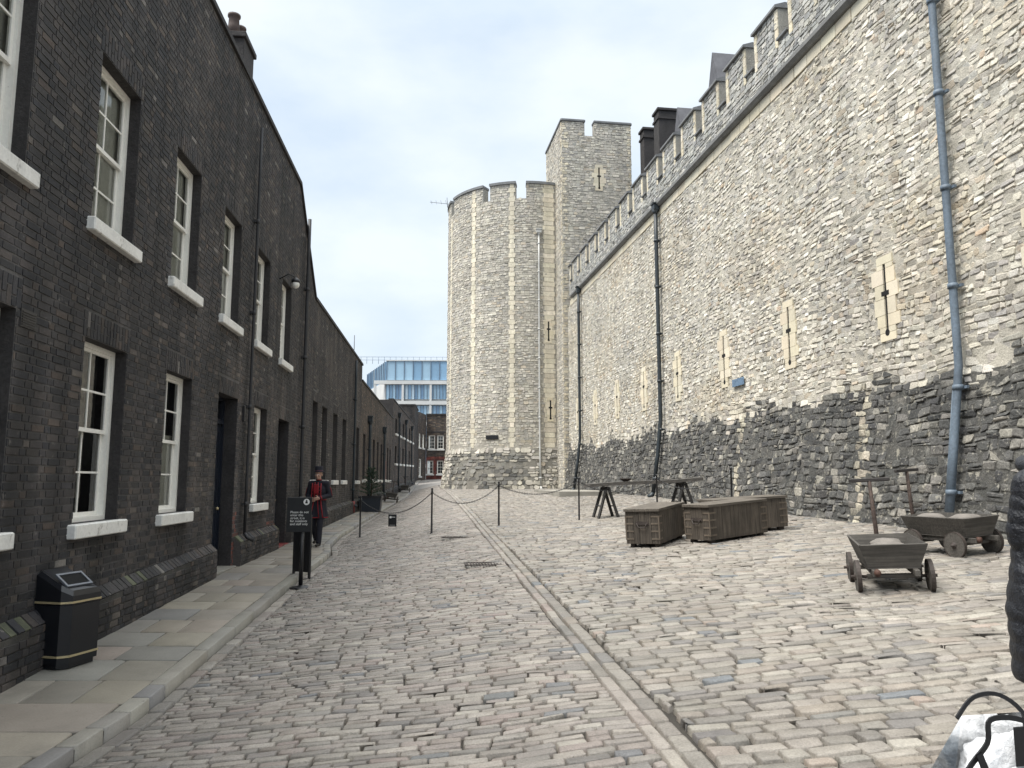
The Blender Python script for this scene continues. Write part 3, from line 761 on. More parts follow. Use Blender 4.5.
for z in (20.4, 15.2, 10., 4.8): band(POf, 46, z, z + 3.6, .78, .1, .1)
cl.fn = POf
for z in (24.1, 19.0, 13.8, 8.6, 3.4): cl.box(-3., 46, .0, .7, z, z + .9)
for u in np.arange(-3, 46.1, 6.9): cl.box(u, u + .55, .0, .62, 0, 24.1)
cl.fn = plane_map(-40.5, 214, 9.2 / 25.7, -24 / 25.7, -24 / 25.7, -9.2 / 25.7); cl.box(-6, 25.7, -.5, .4, 0, 24.8)
cl.fn = POf; cl.box(-.1, 46, -20, .3, 30.0, 30.25); cl.box(-.1, 46, -20, -.3, 0, 30.)
gp.build('glazing', M['officeglass'], off, True, False); fm.build('mullions', M['mullion'], off, True); cl.build('cladding', M['concrete'], off, True)
rl = MB(POf)
for u in np.arange(-9, 46, 1.5): rl.tube([(u, -6, 30.2), (u, -6, 32.0)], .05, 4)
rl.tube([(-9, -6, 32.), (46, -6, 32.)], .05, 4); rl.tube([(-9, -6, 31.2), (46, -6, 31.2)], .04, 4); rl.build('roof_railing', M['mullion'], off, True)

# ------------------------------------------------------------------ stone walls
Rf = math.hypot(1, .1484)
ZB = 1.95
def batter(z): return .42 * np.clip((ZB - np.asarray(z, float)) / 2.8, 0, 1.1)
def PR(u, o, z):     # curtain wall face
    u, o, z = np.broadcast_arrays(np.asarray(u, float), o, z)
    zz = z + .035 * np.sin(1.1 * u + .3 * z) + .02 * np.sin(3.1 * u + 1.7 * z)
    oo = o + batter(zz)
    return np.stack([9.9 - .1484 * u - oo / Rf, u - oo * .1484 / Rf, zz], -1)
def PRs(u, o, z):    # the same without the waviness
    u, o, z = np.broadcast_arrays(np.asarray(u, float), o, z)
    oo = o + batter(z)
    return np.stack([9.9 - .1484 * u - oo / Rf, u - oo * .1484 / Rf, z], -1)
LIME = [(.56, .52, .435, 5), (.52, .485, .415, 4), (.62, .58, .50, 4), (.46, .435, .385, 2.4), (.54, .47, .37, 1.), (.68, .65, .58, 2), (.37, .35, .32, 1.), (.52, .42, .32, .12)]
GREY = [(.42, .415, .39, 5), (.36, .36, .345, 4), (.48, .47, .43, 3), (.29, .29, .285, 2), (.52, .50, .45, 1.5)]
TOWER = [(.53, .495, .425, 5), (.48, .45, .395, 4), (.58, .545, .465, 3), (.42, .40, .36, 1.6), (.50, .44, .35, .7), (.37, .355, .325, .6)]
SOOT = [(.105, .103, .097, 5), (.078, .077, .074, 5), (.135, .13, .118, 3.5), (.18, .17, .152, 1.8), (.34, .32, .275, .5), (.24, .225, .195, .8), (.055, .055, .056, 2)]
def rubble(ua, ub, va, vb, hm, wm, hj=.3, wj=.45, split=.25):
    A = []; v = va
    while v < vb - .02:
        h = hm * (1 + (R.random() - .5) * 2 * hj)
        if vb - (v + h) < hm * .4: h = vb - v
        u = ua - R.random() * wm
        while u < ub:
            l = wm * (1 + (R.random() - .5) * 2 * wj) * (1.4 if R.random() < .12 else 1); a, b = max(u, ua), min(u + l, ub); u += l
            if b - a < .04: continue
            if R.random() < split:
                t = v + h * (.35 + .3 * R.random()); A.append((a, b, v, t)); A.append((a, b, t, v + h))
            else: A.append((a, b, v, v + h))
        v += h
    return np.array(A).T
def backing(P, ua, ub, va, vb, col, o=-.0, du=1., dv=.5, amp=0.):
    us = np.linspace(ua, ub, max(2, int((ub - ua) / du) + 1)); vs = np.linspace(va, vb, max(2, int((vb - va) / dv) + 1))
    U, W = np.meshgrid(us, vs); n = len(us); a_ = U.ravel(); b_ = W.ravel()
    oo = o + amp * (.5 * np.sin(a_ * 2.1 + 1.3 * np.sin(b_ * 1.7)) + .5 * np.sin(b_ * 3.3 + 2 * np.sin(a_ * 1.1)) + 1.1 * (R.random(U.size) - .5))
    V = P(a_, oo, b_)
    i = (np.arange(len(vs) - 1)[:, None] * n + np.arange(n - 1)[None]).ravel()
    return (V, [np.stack([i, i + 1, i + n + 1, i + n], 1)], np.tile(np.array(col, float), (len(V), 1)), True)
def keep(c, rects):
    m = np.ones(c.shape[1], bool); mu, mv = (c[0] + c[1]) / 2, (c[2] + c[3]) / 2
    for a, b, z0, z1 in rects: m &= ~((mu > a) & (mu < b) & (mv > z0) & (mv < z1))
    return c[:, m]

cw = thing('curtain_wall', (9.9 - .1484 * 3, 3, -1.), 0, 'high pale castle wall with battlements, arrow slits and a sooty battered foot along the right', 'wall')
UA, UB = 1., 44.4
SL = [7.55, 11.45, 15.3, 19.2, 23.1, 27., 30.75, 34.55, 38.4, 42.2]
slr = [(s - .26, s + .26, 2.95, 4.5) for s in SL]
# one grid of stones; the foot is sooty up to an uneven line
lowr = rubble(UA, UB, -1.35, 2.35, .155, .24, .25, .45, .12); upr = rubble(UA, UB, 2.35, 10.14, .112, .175, .22, .5, .06)
c = keep(np.concatenate([lowr, upr], 1), slr)
mu, mv = (c[0] + c[1]) / 2, (c[2] + c[3]) / 2
edge = ZB + .16 * np.sin(mu * 1.3) + .12 * np.sin(mu * 3.7 + 1) + .05 * np.sin(mu * 9) + .55 * (R.random(len(mu)) - .5) ** 3 * 4
k = c[:, mv > edge]; col = pick(LIME, k.shape[1], .13); um, vm = (k[0] + k[1]) / 2, (k[2] + k[3]) / 2
patch = (np.sin(um * .8 + vm * .6) + np.sin(um * .37 - vm * 1.3 + 2) > .9); col[patch] *= np.array([.975, .95, .91])
patch = (np.sin(um * .45 - vm * .9 + 4) + np.sin(um * 1.1 + vm * .5) > 1.1); col[patch] *= np.array([.88, .885, .9])
parts = []
for ms in (k[0] < 26, k[0] >= 26):
    q = k[:, ms]; parts.append(stones(*q, col[ms], PR, h=.010, hj=.013, gap=.004, ins=.016, deep=.03, jit=.036, two=bool(q[0].min() < 20), tilt=.014, corner=.16, flip=True, smooth=False))
parts.append(backing(PR, UA, UB, ZB - .08, 10.16, (.45, .42, .355), -.003, .14, .11, .008))
np_obj('upper_wall', parts, M['limestone'], cw)
k = c[:, mv <= edge]; dz = (edge - mv)[mv <= edge]; mu, mv = (k[0] + k[1]) / 2, (k[2] + k[3]) / 2; col = pick(SOOT, k.shape[1], .2)
ms = R.random(len(dz)) < .45 * np.exp(-dz / .22); col[ms] = pick([(.26, .25, .22, 3), (.36, .34, .295, 2), (.2, .19, .17, 2)], int(ms.sum()), .15)
for uu, w in ((16.05, .16), (21.9, .13)):
    ms = (np.abs(mu - uu - .05 * np.round(mv * 5) % .12) < w); col[ms] = pick([(.46, .42, .33, 3), (.38, .34, .27, 2)], int(ms.sum()), .1)
parts = []
for ms in (k[0] < 26, k[0] >= 26):
    q = k[:, ms]; parts.append(stones(*q, col[ms], PR, h=.015, hj=.018, gap=.004, ins=.026, deep=.05, jit=.05, two=bool(q[0].min() < 20), tilt=.02, corner=.18, flip=True, smooth=False))
parts.append(backing(PR, UA, UB, -1.6, ZB - .08, (.085, .082, .074), -.002, .14, .11, .011))
np_obj('sooty_foot', parts, M['darkstone'], cw)
# cream course, string course, parapet
CREAM = [(.66, .585, .44, 3), (.61, .55, .425, 2), (.69, .625, .49, 2)]
e = np.arange(UA, UB, .62); n = len(e) - 1
parts = [stones(e[:-1], e[1:], np.full(n, 10.14), np.full(n, 10.46), pick(CREAM, n, .08), PRs, h=.03, hj=.004, gap=.004, ins=.01, deep=.05, jit=.004, smooth=False, two=False, flip=True, corner=.03)]
np_obj('cream_course', parts, M['ashlar'], cw)
st = MB(PRs)
V = []; F = []
prof = [(.0, 10.46), (.10, 10.46), (.19, 10.54), (.19, 10.64), (.12, 10.72), (.0, 10.72)]
for i, u in enumerate(np.arange(UA, UB - .3, 2.1)):
    V += [(u, o, z) for o, z in prof]
    if i:
        for k in range(5): F.append(((i - 1) * 6 + k, i * 6 + k, i * 6 + k + 1, (i - 1) * 6 + k + 1))
st.add(V, F); st.build('string_course', mat('dark_string_course', base=(.17, .17, .165), rough=.8, n1=(3, .3), n2=(30, .2), coord='World'), cw, True)
emb = [18.6 + 1.87 * k for k in range(-9, 14)]
EW = .27; ZC0, ZC1 = 11.45, 12.4
er = [(e_ - EW, e_ + EW, ZC0, 13) for e_ in emb]
PRp = lambda u, o, z: PRs(u, o + .1, z)
quo = [(e_ - EW - .17, e_ - EW, ZC0 - .15, ZC1) for e_ in emb] + [(e_ + EW, e_ + EW + .17, ZC0 - .15, ZC1) for e_ in emb]
c = keep(rubble(UA, 43.6, 10.7, ZC1, .13, .22), er + quo)
c[0] = np.where(False, c[0], c[0])
# clip stones that stray into embrasures
for a, b, z0, z1 in er:
    hit = (c[3] > z0 + .02) & (c[0] < b) & (c[1] > a)
    c[1] = np.where(hit & (c[0] < a), np.minimum(c[1], a), c[1]); c[0] = np.where(hit & (c[1] > b), np.maximum(c[0], b), c[0])
c = c[:, (c[1] - c[0]) > .03]
parts = [stones(*c, pick(GREY, c.shape[1], .12), PRp, h=.022, hj=.014, gap=.005, ins=.016, deep=.03, jit=.02, smooth=False, two=False, tilt=.008, flip=True)]
pan = MB(PRp)
us = [UA] + [x for e_ in emb for x in (e_ - EW, e_ + EW)] + [43.6]
us = [u for u in us if u >= UA]
for i in range(len(us) - 1):
    m_ = (us[i] + us[i + 1]) / 2; inn = any(abs(m_ - e_) < EW for e_ in emb)
    pan.box(us[i], us[i + 1], -.55, -.002, 10.6, ZC0 if inn else ZC1)
V = np.concatenate(pan.v); parts.append((V, [np.array(pan.f)], np.tile([.30, .29, .26], (len(V), 1)), False))
qs = np.array([(a, b, z, min(z + .27, ZC1)) for a, b, z0, z1 in quo for z in np.arange(ZC0 - .15, ZC1 - .05, .27) if a >= UA]).T
parts.append(stones(qs[0], qs[1], qs[2], qs[3], pick(CREAM, qs.shape[1], .08), PRp, h=.026, hj=.002, gap=.003, ins=.008, deep=.03, jit=.004, smooth=False, two=False, flip=True, corner=.04))
np_obj('parapet', parts, M['limestone'], cw)
cp = MB(PRp)
mer = [(a, b) for a, b in zip(us[:-1], us[1:]) if not any(abs((a + b) / 2 - e_) < EW for e_ in emb)]
for a, b in mer:
    cp.poly([(a - .03, 0), (b + .03, 0), (b + .03, 1), (a - .03, 1)], 0, 0, 0) if False else None
    V = [(x, o, z) for x in (a - .03, b + .03) for o, z in ((.10, ZC1), (.10, ZC1 + .07), (-.2, ZC1 + .17), (-.62, ZC1 + .10), (-.62, ZC1))]
    cp.add(V, [(0, 1, 2, 3, 4), (9, 8, 7, 6, 5)] + [(k, 5 + k, 5 + (k + 1) % 5, (k + 1) % 5) for k in range(5)])
for e_ in emb:
    V = [(x, o, z) for x in (e_ - EW, e_ + EW) for o, z in ((.09, ZC0 + .003), (.09, ZC0 + .06), (-.5, ZC0 + .12), (-.5, ZC0 + .003))]
    cp.add(V, [(0, 1, 2, 3), (7, 6, 5, 4)] + [(k, 4 + k, 4 + (k + 1) % 4, (k + 1) % 4) for k in range(4)])
cp.build('coping', mat('coping_stone', base=(.17, .175, .18), rough=.8, n1=(3, .25), n2=(30, .2), coord='World'), cw, True)
wb = MB(PRs); wb.box(UA, UB + 2, -3.0, -.95, -1.5, 10.9); wb.build('wall_core', M['reveal'], cw, True)
# arrow slits
def slit(P, root, s, z0=3.0, z1=4.42, g=.042, wd=.41, o=.035, cross=True, sw=1., mat_='ashlar', flip=True, vo=.006):
    zs = [z0 - .17, z0 + .12, (z0 + z1) / 2 - .34, (z0 + z1) / 2, (z0 + z1) / 2 + .3, z1 - .1, z1 + .17]
    A = []
    for i, (a, b) in enumerate(zip(zs[:-1], zs[1:])):
        w1 = wd * (.62 if i in (0, 5) else (1.0 if i % 2 else .78)) * (.9 + .2 * R.random()); w2 = wd * (.62 if i in (0, 5) else (.78 if i % 2 else 1.)) * (.9 + .2 * R.random())
        if i == 0: A += [(s - w1, s + w2, a, z0)] + [(s - w1, s - g, z0, b), (s + g, s + w2, z0, b)]
        elif i == 5: A += [(s - w1, s - g, a, z1), (s + g, s + w2, a, z1), (s - w1, s + w2, z1, b)]
        else: A += [(s - w1, s - g, a, b), (s + g, s + w2, a, b)]
    c = np.array(A).T
    pr = [stones(*c, pick(CREAM, c.shape[1], .07), P, h=o, hj=.001, gap=.0015, ins=.004, deep=.12, jit=.002, smooth=False, two=False, flip=flip, corner=.02, tilt=.001)]
    ob = np_obj('arrow_slit', pr, M[mat_], root)
    b_ = MB(P); b_.box(s - g - .01, s + g + .01, -.02, vo, z0, z1)  # solid black plates paint the shade within the slit and its cross
    zm = (z0 + z1) / 2 + .1
    if cross: b_.box(s - .12, s + .12, o + .001, o + .004, zm - .045, zm + .05)
    b_.lathe([(.07, 0), (.07, .003)], 12, (0, 0, 0), False, Matrix.Translation((s, o + .003, z0)) @ Matrix.Rotation(PI / 2, 4, 'X'))
    b_.build('slit_shade', M['slot'], ob, True)
    return ob
for s in SL: slit(PRs, cw, s)
# pipes
bf = lambda z: float(batter(z)) + .03
p1_ = pipe_part(PRs, cw, 13.25, 10.2, -.72, .068, 'bluepipe', True, outf=lambda z: .05)
tp = MB(PRs); tp.tube([(13.46, .08, -.8), (13.46, .08, 1.7)], .022, 8); tp.build('conduit', M['bluepipe'], cw, True)
pipe_part(PRs, cw, 28.45, 10.35, -.42, .075, 'blackpipe', True, outf=lambda z: .05)
pipe_part(PRs, cw, 41.1, 10.35, -.35, .075, 'blackpipe', True, outf=lambda z: .05)
s = MB(PRs); s.box(21.75, 22.5, .05, .075, 2.76, 2.98, b=.006); so = s.build('wall_sign', M['bluesign'], None, True)
so['label'] = 'small blue plaque fixed to the pale castle wall just above the sooty stone'; so['category'] = 'sign'
def text_mesh(txt, size, mat_, parent, Mx, name='lettering', align='LEFT', ext=.0015):
    cu = bpy.data.curves.new(name, 'FONT'); cu.body = txt; cu.size = size; cu.extrude = ext; cu.align_x = align; cu.resolution_u = 2
    o = bpy.data.objects.new(name, cu); COL.objects.link(o); dg = bpy.context.evaluated_depsgraph_get(); dg.update()
    me = bpy.data.meshes.new_from_object(o.evaluated_get(dg)); COL.objects.unlink(o); bpy.data.objects.remove(o)
    me.materials.clear(); me.materials.append(mat_); me.transform(Mx); r = bpy.data.objects.new(name, me); return link(r, parent)

# ------------------------------------------------------------------ round tower
TC = (.85, 51.3); TR = 5.2; TZ = 17.55; TM = 18.5
tw = thing('round_tower', (TC[0], TC[1], -.5), 0, 'big round stone tower with crenellated top and cream vertical quoin strips', 'tower')
def tb(z): return .34 * np.clip((2.05 - np.asarray(z, float)) / 2.5, 0, 1.1)
def PT(u, o, z):   # u in metres of arc, 0 = towards the camera, + = to the right
    u, o, z = np.broadcast_arrays(np.asarray(u, float), o, z)
    a = u / TR; r = TR + o + tb(z)
    return np.stack([TC[0] + r * np.sin(a), TC[1] - r * np.cos(a), z], -1)
dg_ = lambda d: rad(d) * TR
notch = [(-70, -64), (-31, -25.5), (-7, 0.5), (26, 31), (46, 51), (66, 72), (90, 96), (114, 120), (138, 144), (162, 168), (-96, -90), (-120, -114), (-144, -138), (-168, -162)]
nr = [(dg_(a), dg_(b), TZ, 30) for a, b in notch]
strips = [(-68, .1), (-39, .13), (-9.5, .14), (16, .32), (45, .14), (-100, .14), (100, .14), (75, .14)]
c = rubble(-dg_(180), dg_(180), 2.0, TM, .15, .24); c = keep(c, nr)
for a, b, z0, z1 in nr:
    hit = (c[3] > z0 + .02) & (c[0] < b) & (c[1] > a)
    c[1] = np.where(hit & (c[0] < a), np.minimum(c[1], a), c[1]); c[0] = np.where(hit & (c[1] > b), np.maximum(c[0], b), c[0])
c = c[:, (c[1] - c[0]) > .03]
mu, mv = (c[0] + c[1]) / 2, (c[2] + c[3]) / 2
instr = np.zeros(c.shape[1], bool)
for a, w in strips:
    ww = w + .07 * (np.floor(mv / .3) % 2); instr |= np.abs(mu - dg_(a)) < ww
keepm = ~instr
k = c[:, keepm]
parts = [stones(*k, pick(TOWER, k.shape[1], .13), PT, h=.014, hj=.014, gap=.0045, ins=.016, deep=.03, jit=.03, smooth=False, two=False, tilt=.01, corner=.25)]
q = []
for a, w in strips:
    z = 2.05; i = 0
    while z < TM - .1:
        h = .30; ww = w + (.07 if i % 2 else 0); z2 = min(z + h, TM)
        if not any(n0 < dg_(a) + ww and n1 > dg_(a) - ww and z2 > TZ for n0, n1, _, _ in nr): q.append((dg_(a) - ww, dg_(a) + ww, z, z2))
        z += h; i += 1
q = np.array(q).T
parts.append(stones(*q, pick([(.68, .62, .49, 3), (.63, .575, .46, 2), (.72, .66, .53, 2)], q.shape[1], .08), PT, h=.028, hj=.004, gap=.004, ins=.01, deep=.04, jit=.01, smooth=False, two=False, corner=.06))
parts.append(backing(PT, -dg_(180), dg_(180), 1.9, TZ, (.38, .355, .305), .0, .45, 1.))
np_obj('shaft', parts, M['limestone'], tw)
ms = MB(PT); cps = MB(PT)
nb = sorted(notch); mer = []
for i in range(len(nb)):
    a = nb[i][1]; b = nb[(i + 1) % len(nb)][0]; b = b + 360 if b < a else b; mer.append((a, b))
def arc(mb, a, b, o0, o1, z0, z1):
    n = max(2, int((b - a) / 4)); V = []; F = []
    for i in range(n + 1):
        u = dg_(a + (b - a) * i / n); V += [(u, o0, z0), (u, o1, z0), (u, o1, z1), (u, o0, z1)]
        if i:
            for k in range(4): F.append((4 * i - 4 + k, 4 * i - 4 + (k + 1) % 4, 4 * i + (k + 1) % 4, 4 * i + k))
    F += [(0, 1, 2, 3), (4 * n, 4 * n + 3, 4 * n + 2, 4 * n + 1)]; mb.add(V, F)
for a, b in mer:
    arc(ms, a, b, -.6, -.002, TZ - .2, TM); arc(cps, a - .3, b + .3, -.66, .09, TM, TM + .16)
arc(ms, -180, 179.9, -.61, -.006, TZ - .6, TZ)
ms.lathe([(TR - .05, -1), (TR - .05, TZ - .5)], 48, (0, 0, 0)) if False else None
mo = ms.build('merlon_core', M['limestone'], tw, True)
for at_ in [mo.data.color_attributes['Col']]: at_.data.foreach_set('color', np.tile([.34, .33, .30, 1], len(mo.data.vertices)))
cps.build('coping', bpy.data.materials['coping_stone'], tw, True)
dk = MB(); dk.lathe([(TR - .02, TZ - .65), (TR - .02, TZ - .6)], 40, (TC[0], TC[1], 0), False); dk.build('roof_deck', M['roof'], tw, True)
c = rubble(-dg_(180), dg_(180), -.9, 2.05, .22, .33, .3, .45, .2); mu = (c[0] + c[1]) / 2; mv = (c[2] + c[3]) / 2
col = pick([(.22, .213, .19, 4), (.16, .157, .145, 4), (.32, .30, .26, 2), (.45, .42, .35, 1.8), (.11, .11, .105, 1.5)], c.shape[1], .2)
lt_ = (mu > dg_(1)) | (mv > 1.75) | ((mu < dg_(-62)))
col[lt_] = pick(TOWER, int(lt_.sum()), .12)
np_obj('tower_foot', [stones(*c, col, PT, h=.022, hj=.03, gap=.008, ins=.022, deep=.05, jit=.05, smooth=False, two=False, tilt=.02, corner=.3), backing(PT, -dg_(180), dg_(180), -1.2, 2.05, (.20, .19, .165), .002, .45, .3)], M['limestone'], tw)
pipe_part(PT, tw, dg_(8.8), 15.3, -.3, .055, 'greypipe', True)
slit(PT, tw, dg_(15.4), 8.6, 9.75, wd=.3, flip=False, o=.04, vo=.037); slit(PT, tw, dg_(16.4), 3.8, 4.9, wd=.3, flip=False, o=.04, vo=.037)
an = MB(); an.tube([(-4.4, 50.6, 18.6), (-4.45, 50.6, 19.3)], .02, 6); an.tube([(-5.6, 50.5, 18.95), (-4.0, 50.7, 18.85)], .014, 6)
for k in range(5): x = -5.5 + k * .33; an.tube([(x, 50.15, 18.94), (x, 50.9, 18.94)], .008, 5)
an.build('aerial', M['iron'], tw, True)
ts = MB(PT); ts.box(dg_(-23) - .4, dg_(-23) + .4, .06, .1, 2.55, 2.8, b=.01); tso = ts.build('wall_sign', M['signface'], None, True)
tso['label'] = 'small dark sign fixed to the foot of the round tower'; tso['category'] = 'sign'
bk = MB(PT)
# square turret
wv = np.array([-.1484, 1]) / Rf; rv_ = np.array([1, .1484]) / Rf
A0 = np.array([3.02, 44.5]); WD, DP = 4.35, 4.9
TT, TTM = 21.0, 21.85
sq = thing('square_turret', (A0[0] + 2, A0[1] + 2.5, -.5), 0, 'tall square stone turret with two merlons, standing where the castle wall meets the round tower', 'tower')
cor = [A0, A0 + rv_ * WD, A0 + rv_ * WD + wv * DP, A0 + wv * DP]
parts = []; cq = MB(); core = MB()
for i in range(4):
    p, q_ = cor[i], cor[(i + 1) % 4]; L_ = np.linalg.norm(q_ - p); d_ = (q_ - p) / L_
    P = plane_map(p[0], p[1], d_[0], d_[1], d_[1], -d_[0])
    n0, n1 = L_ * .33, L_ * .33 + .6
    if i == 3: n0, n1 = L_ - .02, L_
    rr = [(n0, n1, TT, 40)]
    c = keep(rubble(0, L_, -.8 if i in (0, 3) else 8, TTM, .15, .24), rr + ([(2.05, 2.6, 17.3, 19.4)] if i == 0 else []))
    for a, b, z0, z1 in rr:
        hit = (c[3] > z0 + .02) & (c[0] < b) & (c[1] > a)
        c[1] = np.where(hit & (c[0] < a), np.minimum(c[1], a), c[1]); c[0] = np.where(hit & (c[1] > b), np.maximum(c[0], b), c[0])
    c = c[:, (c[1] - c[0]) > .03]
    col = pick(TOWER, c.shape[1], .12); mm = (((c[0] + c[1]) / 2 < .3) | ((c[0] + c[1]) / 2 > L_ - .3)) & (R.random(c.shape[1]) < .6); col[mm] = pick(CREAM, int(mm.sum()), .08)
    parts.append(stones(*c, col, P, h=.014, hj=.012, gap=.0045, ins=.016, deep=.03, jit=.025, smooth=False, two=False, tilt=.008, corner=.24))
    parts.append(backing(P, 0, L_, -1., TT, (.39, .365, .315), .0, 2, 2))
    for a, b in ((0, n0), (n1, L_)):
        core.fn = P; core.box(a + .002, b - .002, -.45, -.004, TT - .3, TTM); cq.fn = P; cq.box(a - .04, b + .04, -.5, .08, TTM, TTM + .16, b=.03)
    if i == 0: slit(P, sq, 2.3, 17.7, 19.0, flip=False)
V = np.concatenate(core.v); parts.append((V, [np.array(core.f)], np.tile([.33, .31, .27], (len(V), 1)), False))
np_obj('shaft', parts, M['limestone'], sq); cq.build('coping', bpy.data.materials['coping_stone'], sq, True)
rf = MB(); rf.poly([tuple(x) for x in cor], TT - .35, TT - .3, 2); rf.build('roof_deck', M['roof'], sq, True)

# house behind the castle wall: chimneys and gables above the battlements
def off(u, o): p = PRs(np.array([u]), -o, 5.)[0]; return p[0], p[1]
hb = thing('house', (*off(30, 4.5), 0), 0, 'house behind the castle wall showing only slate gables and chimneys above the battlements', 'building')
PB = lambda u, o, z: PRs(u, np.asarray(o, float) - 4.5, np.asarray(z, float))
m_ = MB(PB); m_.box(24, 45, -8, 0, 0, 15.8); m_.build('wall', M['reveal'], hb, True)
rf = MB(PB); rf.add([(24, 0, 15.8), (45, 0, 15.8), (45, -4, 18.), (24, -4, 18.), (45, -8, 15.8), (24, -8, 15.8)], [(0, 1, 2, 3), (3, 2, 4, 5), (0, 3, 5), (1, 4, 2)]); rf.build('roof', M['roof'], hb, True)
for u, zp in ((33.5, 20.2), (38.1, 19.8)):
    g_ = MB(PB); g_.add([(u - 1.5, -.1, 15.8), (u + 1.5, -.1, 15.8), (u, -.1, zp), (u - 1.5, -4, 15.8), (u + 1.5, -4, 15.8), (u, -4, zp)], [(0, 1, 2), (3, 5, 4), (0, 2, 5, 3), (1, 4, 5, 2)])
    g_.build('gable', M['roof'], hb, True)
for u, zp, w in ((41.4, 21.1, .42), (44.0, 21.2, .36)):
    parts = []
    for (x0, y0, x1, y1) in ((u - w, 0, u + w, 0), (u + w, 0, u + w, -1), (u + w, -1, u - w, -1), (u - w, -1, u - w, 0)): pass
    g_ = MB(PB); g_.box(u - w, u + w, -1.2, -.1, 15, zp, b=.02); g_.box(u - w - .06, u + w + .06, -1.26, -.04, zp - .5, zp - .38); g_.box(u - w - .08, u + w + .08, -1.28, -.02, zp, zp + .16, b=.02)
    g_.build('chimney', M['reveal'], hb, True)

# stone step beside the wall foot
stp = MB(lambda x, y, z: np.stack([x, y, z], -1))
stp.col = (.30, .285, .25); stp.poly([(1.9, 31.2), (4.2, 31.7), (3.55, 38.5), (1.1, 38.2)], gz(2.6, 34) - .4, gz(2.6, 34) + .17, 2)
o = stp.build('stone_platform', M['paving']); tag(o, kind='structure')
for nm, x, y, w, d in (('drain_cover', -.40, 12.55, .72, .42), ('drain_cover', -1.05, 16.9, .95, .3)):
    t = thing(nm, (x, y, gz(x, y) + .012), rad(6.7), 'iron grating set into the cobbles ' + ('nearer to the camera' if y < 14 else 'just before the chained posts'), 'drain cover', 'drain covers in the lane')
    m_ = MB(); m_.box(-w / 2, w / 2, -d / 2, -d / 2 + .03, 0, .014); m_.box(-w / 2, w / 2, d / 2 - .03, d / 2, 0, .014)
    m_.box(-w / 2, -w / 2 + .03, -d / 2 + .03, d / 2 - .03, 0, .014); m_.box(w / 2 - .03, w / 2, -d / 2 + .03, d / 2 - .03, 0, .014); m_.build('rim', M['ironband'], t)
    m_ = MB()
    for k in range(14): u = -w / 2 + .05 + (w - .1) * k / 13; m_.box(u - .008, u + .008, -d / 2 + .03, d / 2 - .03, 0, .012)
    m_.build('grate', M['ironband'], t)

# ------------------------------------------------------------------ street things
# litter bin
t = thing('litter_bin', (-4.18, 7.40, float(Gz(-4.15, 7.40)) + .004), rad(-14), 'black litter bin with sloping hooded top and two gold bands against the brick wall', 'bin')
def oct_(w, d, c=.07): return [(-w + c, -d), (w - c, -d), (w, -d + c), (w, d), (-w, d), (-w, -d + c)]
m_ = MB(); lo = []
def loft(m_, secs):
    V = []; F = []; n = len(secs[0][0])
    for pts, zf in secs: V += [(x, y, zf(x, y) if callable(zf) else zf) for x, y in pts]
    for i in range(len(secs) - 1):
        for k in range(n): F.append((i * n + k, i * n + (k + 1) % n, (i + 1) * n + (k + 1) % n, (i + 1) * n + k))
    F += [tuple(range(n - 1, -1, -1)), tuple((len(secs) - 1) * n + k for k in range(n))]; m_.add(V, F)
W_, D_ = .205, .20
loft(m_, [(oct_(W_ - .02, D_ - .02), 0), (oct_(W_ - .02, D_ - .02), .04), (oct_(W_, D_), .045), (oct_(W_, D_), .56)]); m_.build('body', M['plastic'], t)
m_ = MB()   # hood leaning back towards the wall: the front (street side, +x) is cut by a slope
sl = lambda x, y: .86 - .22 * max(0, (x + .05)) / .3
loft(m_, [(oct_(W_ + .004, D_ + .004), .565), (oct_(W_ + .004, D_ + .004), lambda x, y: sl(x, y) - .03), (oct_(W_ - .02, D_ - .02), sl)]); hd = m_.build('hood', M['plastic'], t)
an_ = math.atan2(.22, .3); Ms = Matrix.Translation((.075, 0, .7685)) @ Matrix.Rotation(an_, 4, 'Y')
m_ = MB(); m_.box(-.07, .07, -.13, .13, .0, .006, Ms); m_.build('opening_shade', M['slot'], hd)  # black plate on the closed hood, painted as the shade inside
m_ = MB()
for q in ((-.09, .09, -.152, -.13), (-.09, .09, .13, .152), (-.09, -.07, -.13, .13), (.07, .09, -.13, .13)): m_.box(q[0], q[1], q[2], q[3], -.002, .016, Ms)
m_.build('rim', mat('grey_rim', base=(.12, .13, .15), rough=.35), hd)
for z in (.10, .575):
    m_ = MB(); loft(m_, [(oct_(W_ + .008, D_ + .008), z), (oct_(W_ + .008, D_ + .008), z + .018)]); m_.build('band', M['gold'], t)

# sign on a post
sx, sy = -3.22, 12.0
t = thing('sign_stand', (sx, sy, gz(sx, sy) + .012), rad(4), 'black notice panel with white lettering on a round based post, at the kerb', 'sign')
m_ = MB(); m_.lathe([(.165, 0), (.165, .012), (.15, .02), (.05, .03), (.03, .045)], 28); m_.build('base', M['iron'], t)
m_ = MB(); m_.tube([(0, 0, .03), (0, 0, .9)], .031, 14); m_.build('post', M['iron'], t)
m_ = MB(); m_.box(-.235, .14, -.05, -.034, .84, 1.365, b=.004); pn = m_.build('panel', M['signface'], t)
Rt = Matrix.Rotation(PI / 2, 4, 'X')
lines = ['Please do not', 'enter this', 'street, it is', 'for residents', 'and staff only']
for i, l in enumerate(lines): text_mesh(l, .05, M['letter'], pn, Matrix.Translation((-.18, -.0512, 1.125 - i * .045)) @ Rt)
m_ = MB(); m_.lathe([(.047, 0), (.047, .002)], 24, (.06, -.0512, 1.295), False, Rt); em = m_.build('emblem', M['letter'], pn)
